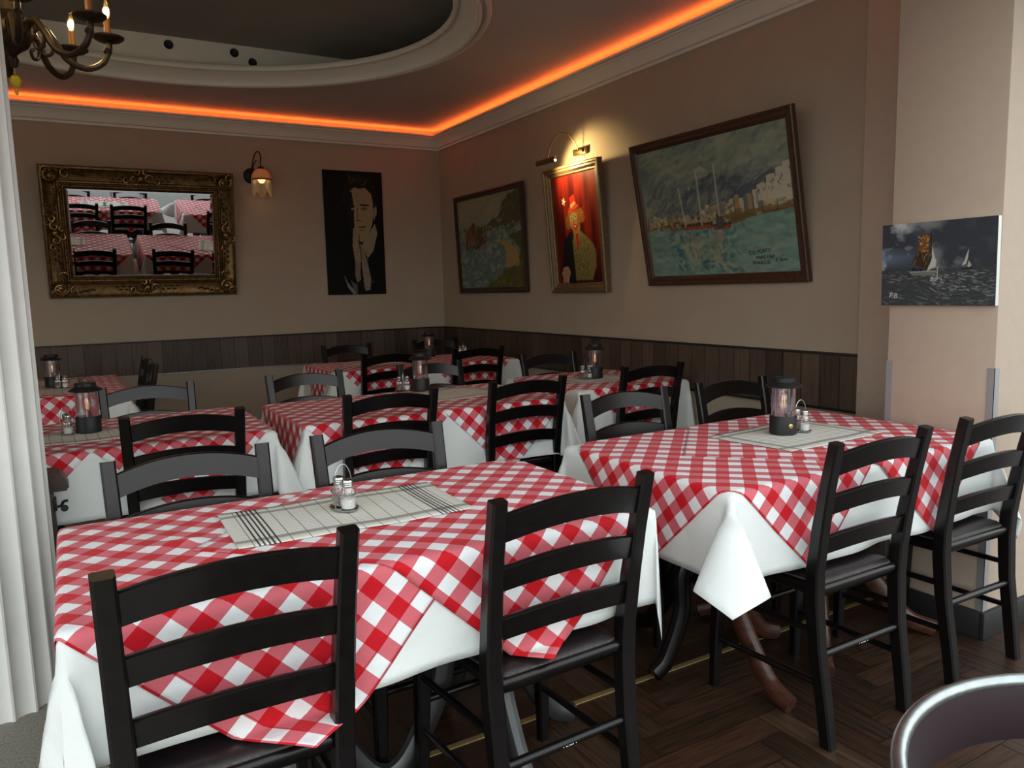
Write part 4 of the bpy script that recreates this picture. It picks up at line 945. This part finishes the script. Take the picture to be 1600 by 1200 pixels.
for (sx, sz) in ((-1, 0), (1, 0), (1, 1), (-1, 1)):
    b = MB(); cx = sx*(mw/2-.078); cz = .078 if sz == 0 else mh-.078; uz = 1 if sz == 0 else -1
    boss(b, cx, cz, .026); scroll(b, cx, cz, .060, 1.2, .6, sx*uz, w=.008); scroll(b, cx-sx*.095, cz-uz*.02, .036, 1.1, 1.6, -sx); scroll(b, cx-sx*.02, cz+uz*.095, .036, 1.1, 0, uz)
    scroll(b, cx+sx*.035, cz-uz*.035, .034, 1.0, 0, 1, w=.007)
    for k in range(16): a = 2*PI*k/16+.2; leaf(b, cx+.036*math.cos(a), cz+.036*math.sin(a), a, .034, .010)
    for k in range(7):
        leaf(b, cx-sx*(.07+.022*k), cz-uz*(.034-.004*k), math.atan2(uz*.25*(1 if k % 2 else -1), -sx), .038, .009); leaf(b, cx-sx*(.034-.004*k), cz+uz*(.07+.020*k), math.atan2(uz, -sx*.25*(1 if k % 2 else -1)), .036, .009)
        boss(b, cx-sx*(.06+.028*k), cz-uz*(.055+.003*(k % 2)), .007-.0005*k); boss(b, cx-sx*(.055+.003*(k % 2)), cz+uz*(.06+.024*k), .007-.0005*k)
    b.build('corner_ornament', M_giltdk, mir)
for (x, z, hz) in ((0, .075, 1), (0, mh-.075, 1), (-mw/2+.075, mh/2, 0), (mw/2-.075, mh/2, 0)):
    b = MB(); boss(b, x, z, .024)
    for s in (-1, 1):
        if hz: scroll(b, x+s*.05, z, .034, 1.1, 0, s, w=.007); scroll(b, x+s*.105, z-.018, .024, 1.1, 1, -s); scroll(b, x+s*.03, z+.045, .022, 1, 1, s)
        else: scroll(b, x, z+s*.05, .034, 1.1, 1.5, s, w=.007); scroll(b, x-.018, z+s*.105, .024, 1.1, 1, -s); scroll(b, x+.045, z+s*.03, .022, 1, 1, s)
        for k in range(7):
            if hz: leaf(b, x+s*(.07+.022*k), z+.012*(-1)**k, 0 if s > 0 else PI, .034, .008); boss(b, x+s*(.06+.025*k), z-.042, .006)
            else: leaf(b, x+.012*(-1)**k, z+s*(.07+.022*k), s*PI/2, .034, .008); boss(b, x-.042, z+s*(.06+.025*k), .006)
    for k in range(12): a = 2*PI*k/12; leaf(b, x+.022*math.cos(a), z+.022*math.sin(a), a, .032, .009)
    b.build('side_ornament', M_giltdk, mir)
b = MB()
for k in range(60): x = -mw/2+.15+(mw-.30)*k/59; boss(b, x, .134, .006, -.034); boss(b, x, mh-.134, .006, -.034)
for k in range(40): z = .15+(mh-.30)*k/39; boss(b, -mw/2+.134, z, .006, -.034); boss(b, mw/2-.134, z, .006, -.034)
b.build('beading', M_giltdk, mir)
hang(mir, ((-.09+1.265)/2, YA-.006, 1.318), 'A', math.radians(10.35))

# ------------------------------------------------------------ wall sconce
sc = thing('wall_sconce', 'small wall lamp with amber beaded glass shade, lit, right of the gilt mirror', 'wall lamp', (1.45, YA, 2.30))
b = MB(); b.lathe([(.001, 0), (.062, 0), (.064, .008), (.055, .016), (.03, .024), (.001, .026)], 28, M=Matrix.Rotation(PI/2, 4, 'X')); b.build('wall_plate', M_blackmetal, sc)
b = MB(); b.tube(spl([(0, -.02, 0), (.0, -.05, .06), (.02, -.085, .16), (.045, -.115, .185), (.06, -.13, .15), (.055, -.135, .09), (.055, -.135, .055)], 36), .0055, 8); b.tube(spl([(.0, -.03, .02), (.02, -.05, .09), (.035, -.075, .12)], 12), .004, 8); b.build('arm', M_blackmetal, sc)
Ms = Matrix.Translation((.055, -.135, 0))
b = MB(); b.lathe([(.001, .062), (.020, .060), (.030, .045), (.026, .040), (.001, .040)], 24, M=Ms); b.build('shade_cap', M_blackmetal, sc)
M_amber, N_, L_, b_ = newmat('amber_frosted_glass'); b_.inputs['Base Color'].default_value = (.80, .58, .36, 1); b_.inputs['Roughness'].default_value = .4; b_.inputs['Transmission Weight'].default_value = .0
tl = N_.new('ShaderNodeBsdfTranslucent'); tl.inputs[0].default_value = (.62, .44, .24, 1); mx = N_.new('ShaderNodeMixShader'); mx.inputs[0].default_value = .35
L_.new(b_.outputs[0], mx.inputs[1]); L_.new(tl.outputs[0], mx.inputs[2]); L_.new(mx.outputs[0], N_['Material Output'].inputs['Surface'])
b = MB(); b.lathe([(.020, .044), (.050, .030), (.074, .0), (.082, -.035), (.083, -.045), (.080, -.045), (.079, -.035), (.071, .0), (.048, .027), (.019, .041)], 36, M=Ms, closed=True); sh_ = b.build('glass_shade', M_amber, sc)
b = MB(); b.lathe([(.0835, -.040), (.0845, -.043), (.0845, -.055), (.0825, -.055)], 36, M=Ms, closed=True); b.build('shade_rim', mat('rust_rim', (.30, .10, .03), .5), sh_)
M_bead = mat('beaded_fringe', (.62, .50, .34), .35, noise=.2, nscale=200)
b = MB(); nb = 72
for k in range(nb):
    a = 2*PI*k/nb; ln = .075+.055*abs(math.sin(a*3.0+.6)); x = .081*math.cos(a); y = .081*math.sin(a)
    b.tube([(x, y, -.05), (x*.995, y*.995, -.05-ln*.5), (x, y, -.05-ln)], [.0022, .0028, .0018], 5, M=Ms)
o = b.build('bead_fringe', M_bead, sc)
b = MB(); b.lathe([(.001, .035), (.014, .03), (.016, .0), (.026, -.025), (.030, -.045), (.026, -.062), (.014, -.073), (.001, -.076)], 20, M=Ms); b.build('bulb', emit('sconce_bulb', (1, .62, .25), 5), sc)

# ------------------------------------------------------------ picture lamp over the clown
pl = thing('picture_lamp', 'brass arched picture lamp glowing on the wall above the clown painting', 'picture lamp', (XB, 4.47, 2.235))
b = MB(); b.box(-.030, 0, -.075, .075, -.022, .022, bev=.005); b.box(-.045, -.030, -.055, .055, -.012, .012, bev=.003); wp = b.build('wall_box', M_lampbrass, pl)
b = MB(); b.tube([(-.026, -.04, -.022), (-.026, -.04, -.040)], .002, 6); b.tube([(-.016, -.05, -.022), (-.016, -.05, -.045)], .002, 6); b.build('pull_switch', M_blackmetal, wp)
b = MB(); b.tube(spl([(-.035, .0, .005), (-.06, .005, .06), (-.11, .02, .115), (-.17, .035, .115), (-.225, .05, .05), (-.250, .06, -.045), (-.252, .06, -.058)], 40), .0042, 8); b.build('arm', M_lampbrass, pl)
b = MB(); Mh = Matrix.Translation((-.252, .06, -.070))
secs = []
for y in (-.115, .115):
    s_ = []
    for k in range(13): a = PI*.05+PI*.9*k/12-.5; s_.append((-.024*math.cos(a-.5), y, .024*math.sin(a-.5)-.004))
    for k in range(12, -1, -1): a = PI*.05+PI*.9*k/12-.5; s_.append((-.022*math.cos(a-.5), y, .022*math.sin(a-.5)-.004))
    secs.append(s_)
b.sweeprect(secs, M=Mh); b.build('lamp_hood', M_lampbrass, pl)
b = MB(); b.tube([(.004, -.095, -.006), (.004, .095, -.006)], .008, 10, M=Mh); b.build('tube_bulb', emit('picture_tube', (1, .66, .24), 16), pl)
ld = bpy.data.lights.new('picture_lamp_light', 'SPOT'); ld.energy = 15; ld.color = (1, .72, .30); ld.spot_size = math.radians(128); ld.spot_blend = .35; ld.shadow_soft_size = .035
lo = bpy.data.objects.new('picture_lamp_light', ld); COL.objects.link(lo); lo.location = (XB-.225, 4.53, 2.155)
dv = Vector((1, -.28, -.28)); lo.rotation_euler = dv.to_track_quat('-Z', 'Y').to_euler()

# ------------------------------------------------------------ chandelier
cd = thing('candle_chandelier', 'aged bronze chandelier with curled arms and lit candle bulbs at the upper left', 'chandelier', (-.085, 3.4, 2.245))
b = MB(); b.lathe([(.001, -.105), (.012, -.10), (.018, -.075), (.012, -.06), (.030, -.045), (.052, -.03), (.064, -.005), (.066, .03), (.058, .05), (.045, .062), (.050, .075), (.034, .09), (.030, .12), (.038, .20), (.030, .24), (.014, .26), (.014, .42), (.001, .425)], 28)
for k in range(10):
    a = 2*PI*k/10; boss_m = Matrix.Rotation(a, 4, 'Z'); b.lathe([(.001, -.03), (.010, -.02), (.014, 0), (.010, .022), (.001, .03)], 8, M=boss_m @ Matrix.Translation((.062, 0, .02)))
b.build('body', M_bronze, cd)
b = MB(); 
for i in range(14): b.tube([(.012*math.cos(t)*(1 if i % 2 else .2), .012*math.cos(t)*(.2 if i % 2 else 1), .435+.026*i+.016*math.sin(t)) for t in [2*PI*q/10 for q in range(10)]], .0025, 5, closed=True)
b.build('chain', M_bronze, cd)
b = MB(); b.lathe([(.001, .79), (.055, .79), (.05, .765), (.02, .75), (.001, .748)], 24); b.build('ceiling_rose', M_bronze, cd)
na = 8
for k in range(na):
    a = math.radians(6+45*k); Mr = Matrix.Rotation(a, 4, 'Z')
    b = MB(); pts = spl([(.05, 0, .0), (.075, 0, .045), (.105, 0, .05), (.135, 0, .01), (.175, 0, -.052), (.235, 0, -.074), (.292, 0, -.045), (.318, 0, .01), (.318, 0, .035)], 48)
    b.tube(pts, [.0135-.003*i/len(pts) for i in range(len(pts))], 8, M=Mr); scr = spl([(.135, 0, .01), (.125, 0, -.035), (.100, 0, -.045), (.090, 0, -.02), (.105, 0, -.010)], 20); b.tube(scr, .006, 8, M=Mr)
    b.lathe([(.001, -.012), (.012, -.01), (.016, 0), (.010, .012), (.001, .014)], 10, M=Mr @ Matrix.Translation((.312, 0, .0)))
    arm = b.build('arm', M_bronze, cd)
    Mp = Mr @ Matrix.Translation((.318, 0, .035))
    b = MB(); b.lathe([(.001, -.004), (.015, -.002), (.040, .004), (.055, .014), (.057, .020), (.051, .020), (.02, .012), (.001, .012)], 24, M=Mp); b.build('drip_pan', M_bronze, arm)
    b = MB(); b.lathe([(.001, .012), (.0125, .012), (.0115, .085), (.001, .086)], 16, M=Mp); b.build('candle_sleeve', M_candle, arm)
    b = MB(); b.lathe([(.001, .086), (.009, .088), (.015, .105), (.0155, .118), (.010, .138), (.003, .155), (.001, .156)], 16, M=Mp); bb = b.build('bulb', M_bulbglass, arm)
    b = MB(); b.lathe([(.001, .094), (.005, .096), (.0055, .125), (.004, .130), (.001, .131)], 10, M=Mp); b.build('filament', M_bulb, arm)
b = MB(); b.tube([(0, 0, -.105), (.0, 0, -.128)], .0015, 6); b.lathe([(.001, -.175), (.012, -.168), (.020, -.15), (.014, -.134), (.001, -.128)], 8); b.lathe([(.001, -.20), (.006, -.195), (.006, -.182), (.001, -.176)], 8); b.build('yellow_drop', M_yellow, cd, auto=20)
cd.children[-1]['label'] = 'faceted yellow drop'
for k in range(na):
    a = math.radians(6+45*k); l_ = bpy.data.lights.new('candle_light', 'POINT'); l_.energy = 1.6; l_.color = (1, .7, .35); l_.shadow_soft_size = .015
    o = bpy.data.objects.new('candle_light', l_); COL.objects.link(o); o.location = (-.085+.318*math.cos(a), 3.4+.318*math.sin(a), 2.245+.155)

# ------------------------------------------------------------ wooden stand beside the column
ws = thing('wooden_stand', 'dark brown wooden post with a rounded ledge and iron hook, half hidden behind the column', 'stand', (-.085, 3.02, 0))
b = MB(); b.box(-.030, .0, -.03, .03, 0, .655, bev=.004); b.box(-.03, .012, -.04, .04, 0, .03, bev=.004); b.build('post', M_darkbrown, ws)
b = MB(); b.sweeprect([[(-.035, -.05, .655), (.040, -.05, .655), (.046, -.05, .672), (.036, -.05, .700), (.018, -.05, .720), (-.035, -.05, .725)], [(-.035, .05, .655), (.040, .05, .655), (.046, .05, .672), (.036, .05, .700), (.018, .05, .720), (-.035, .05, .725)]]); b.box(-.035, .0465, -.052, .052, .664, .668); b.build('ledge', M_darkbrown, ws, auto=30)
b = MB(); b.tube(spl([(.0, -.032, .600), (.018, -.034, .602), (.026, -.036, .615), (.040, -.036, .618)], 12), .005, 8); b.lathe([(.001, -.006), (.011, -.006), (.012, 0), (.011, .006), (.001, .006)], 14, M=Matrix.Translation((.028, -.036, .592)) @ Matrix.Rotation(PI/2, 4, 'X')); b.box(-.004, .006, -.036, .0, .585, .63, bev=.002); b.build('iron_hook', M_blackmetal, ws)

# ------------------------------------------------------------ round-backed chair at lower right
rc = thing('round_back_chair', 'chair with curved mauve backrest and chrome rim at the lower right edge', 'chair', (.955, .243, 0))
R0 = .300
def arc(r, z, a0=-50, a1=230, n=60, dz=0): return [(r*math.cos(math.radians(a0+(a1-a0)*i/n)), r*math.sin(math.radians(a0+(a1-a0)*i/n)), z-dz*abs(i/n-.5)**2*4) for i in range(n+1)]
b = MB(); b.tube(arc(R0, .752, dz=.05), .0095, 12); rim_ = b.build('chrome_rim', M_chrome, rc)
b = MB(); p0 = arc(R0+.002, .748, dz=.05); p1 = arc(R0-.006, .71, dz=.05); p2 = arc(R0-.002, .674, dz=.05); p3 = arc(R0-.012, .674, dz=.05); p4 = arc(R0-.016, .71, dz=.05); p5 = arc(R0-.008, .748, dz=.05)
b.sweeprect([[p0[i], p1[i], p2[i], p3[i], p4[i], p5[i]] for i in range(61)]); b.build('backrest', M_mauve, rc, auto=40)
for a in (-40, 40, 140, 220):
    b = MB(); ca, sa = math.cos(math.radians(a)), math.sin(math.radians(a)); dz = .04*(abs((a+50)/280-.5)**2*4)
    b.tube([(R0*ca*1.02, R0*sa*1.02, .70-dz), (R0*ca*.9, R0*sa*.9, .44), (R0*ca*1.0, R0*sa*1.0, 0)], .010, 10); b.build('leg', M_chrome, rc)
b = MB(); b.lathe([(.001, .43), (.215, .43), (.228, .445), (.228, .46), (.21, .478), (.001, .482)], 40); b.build('seat', M_mauve, rc)
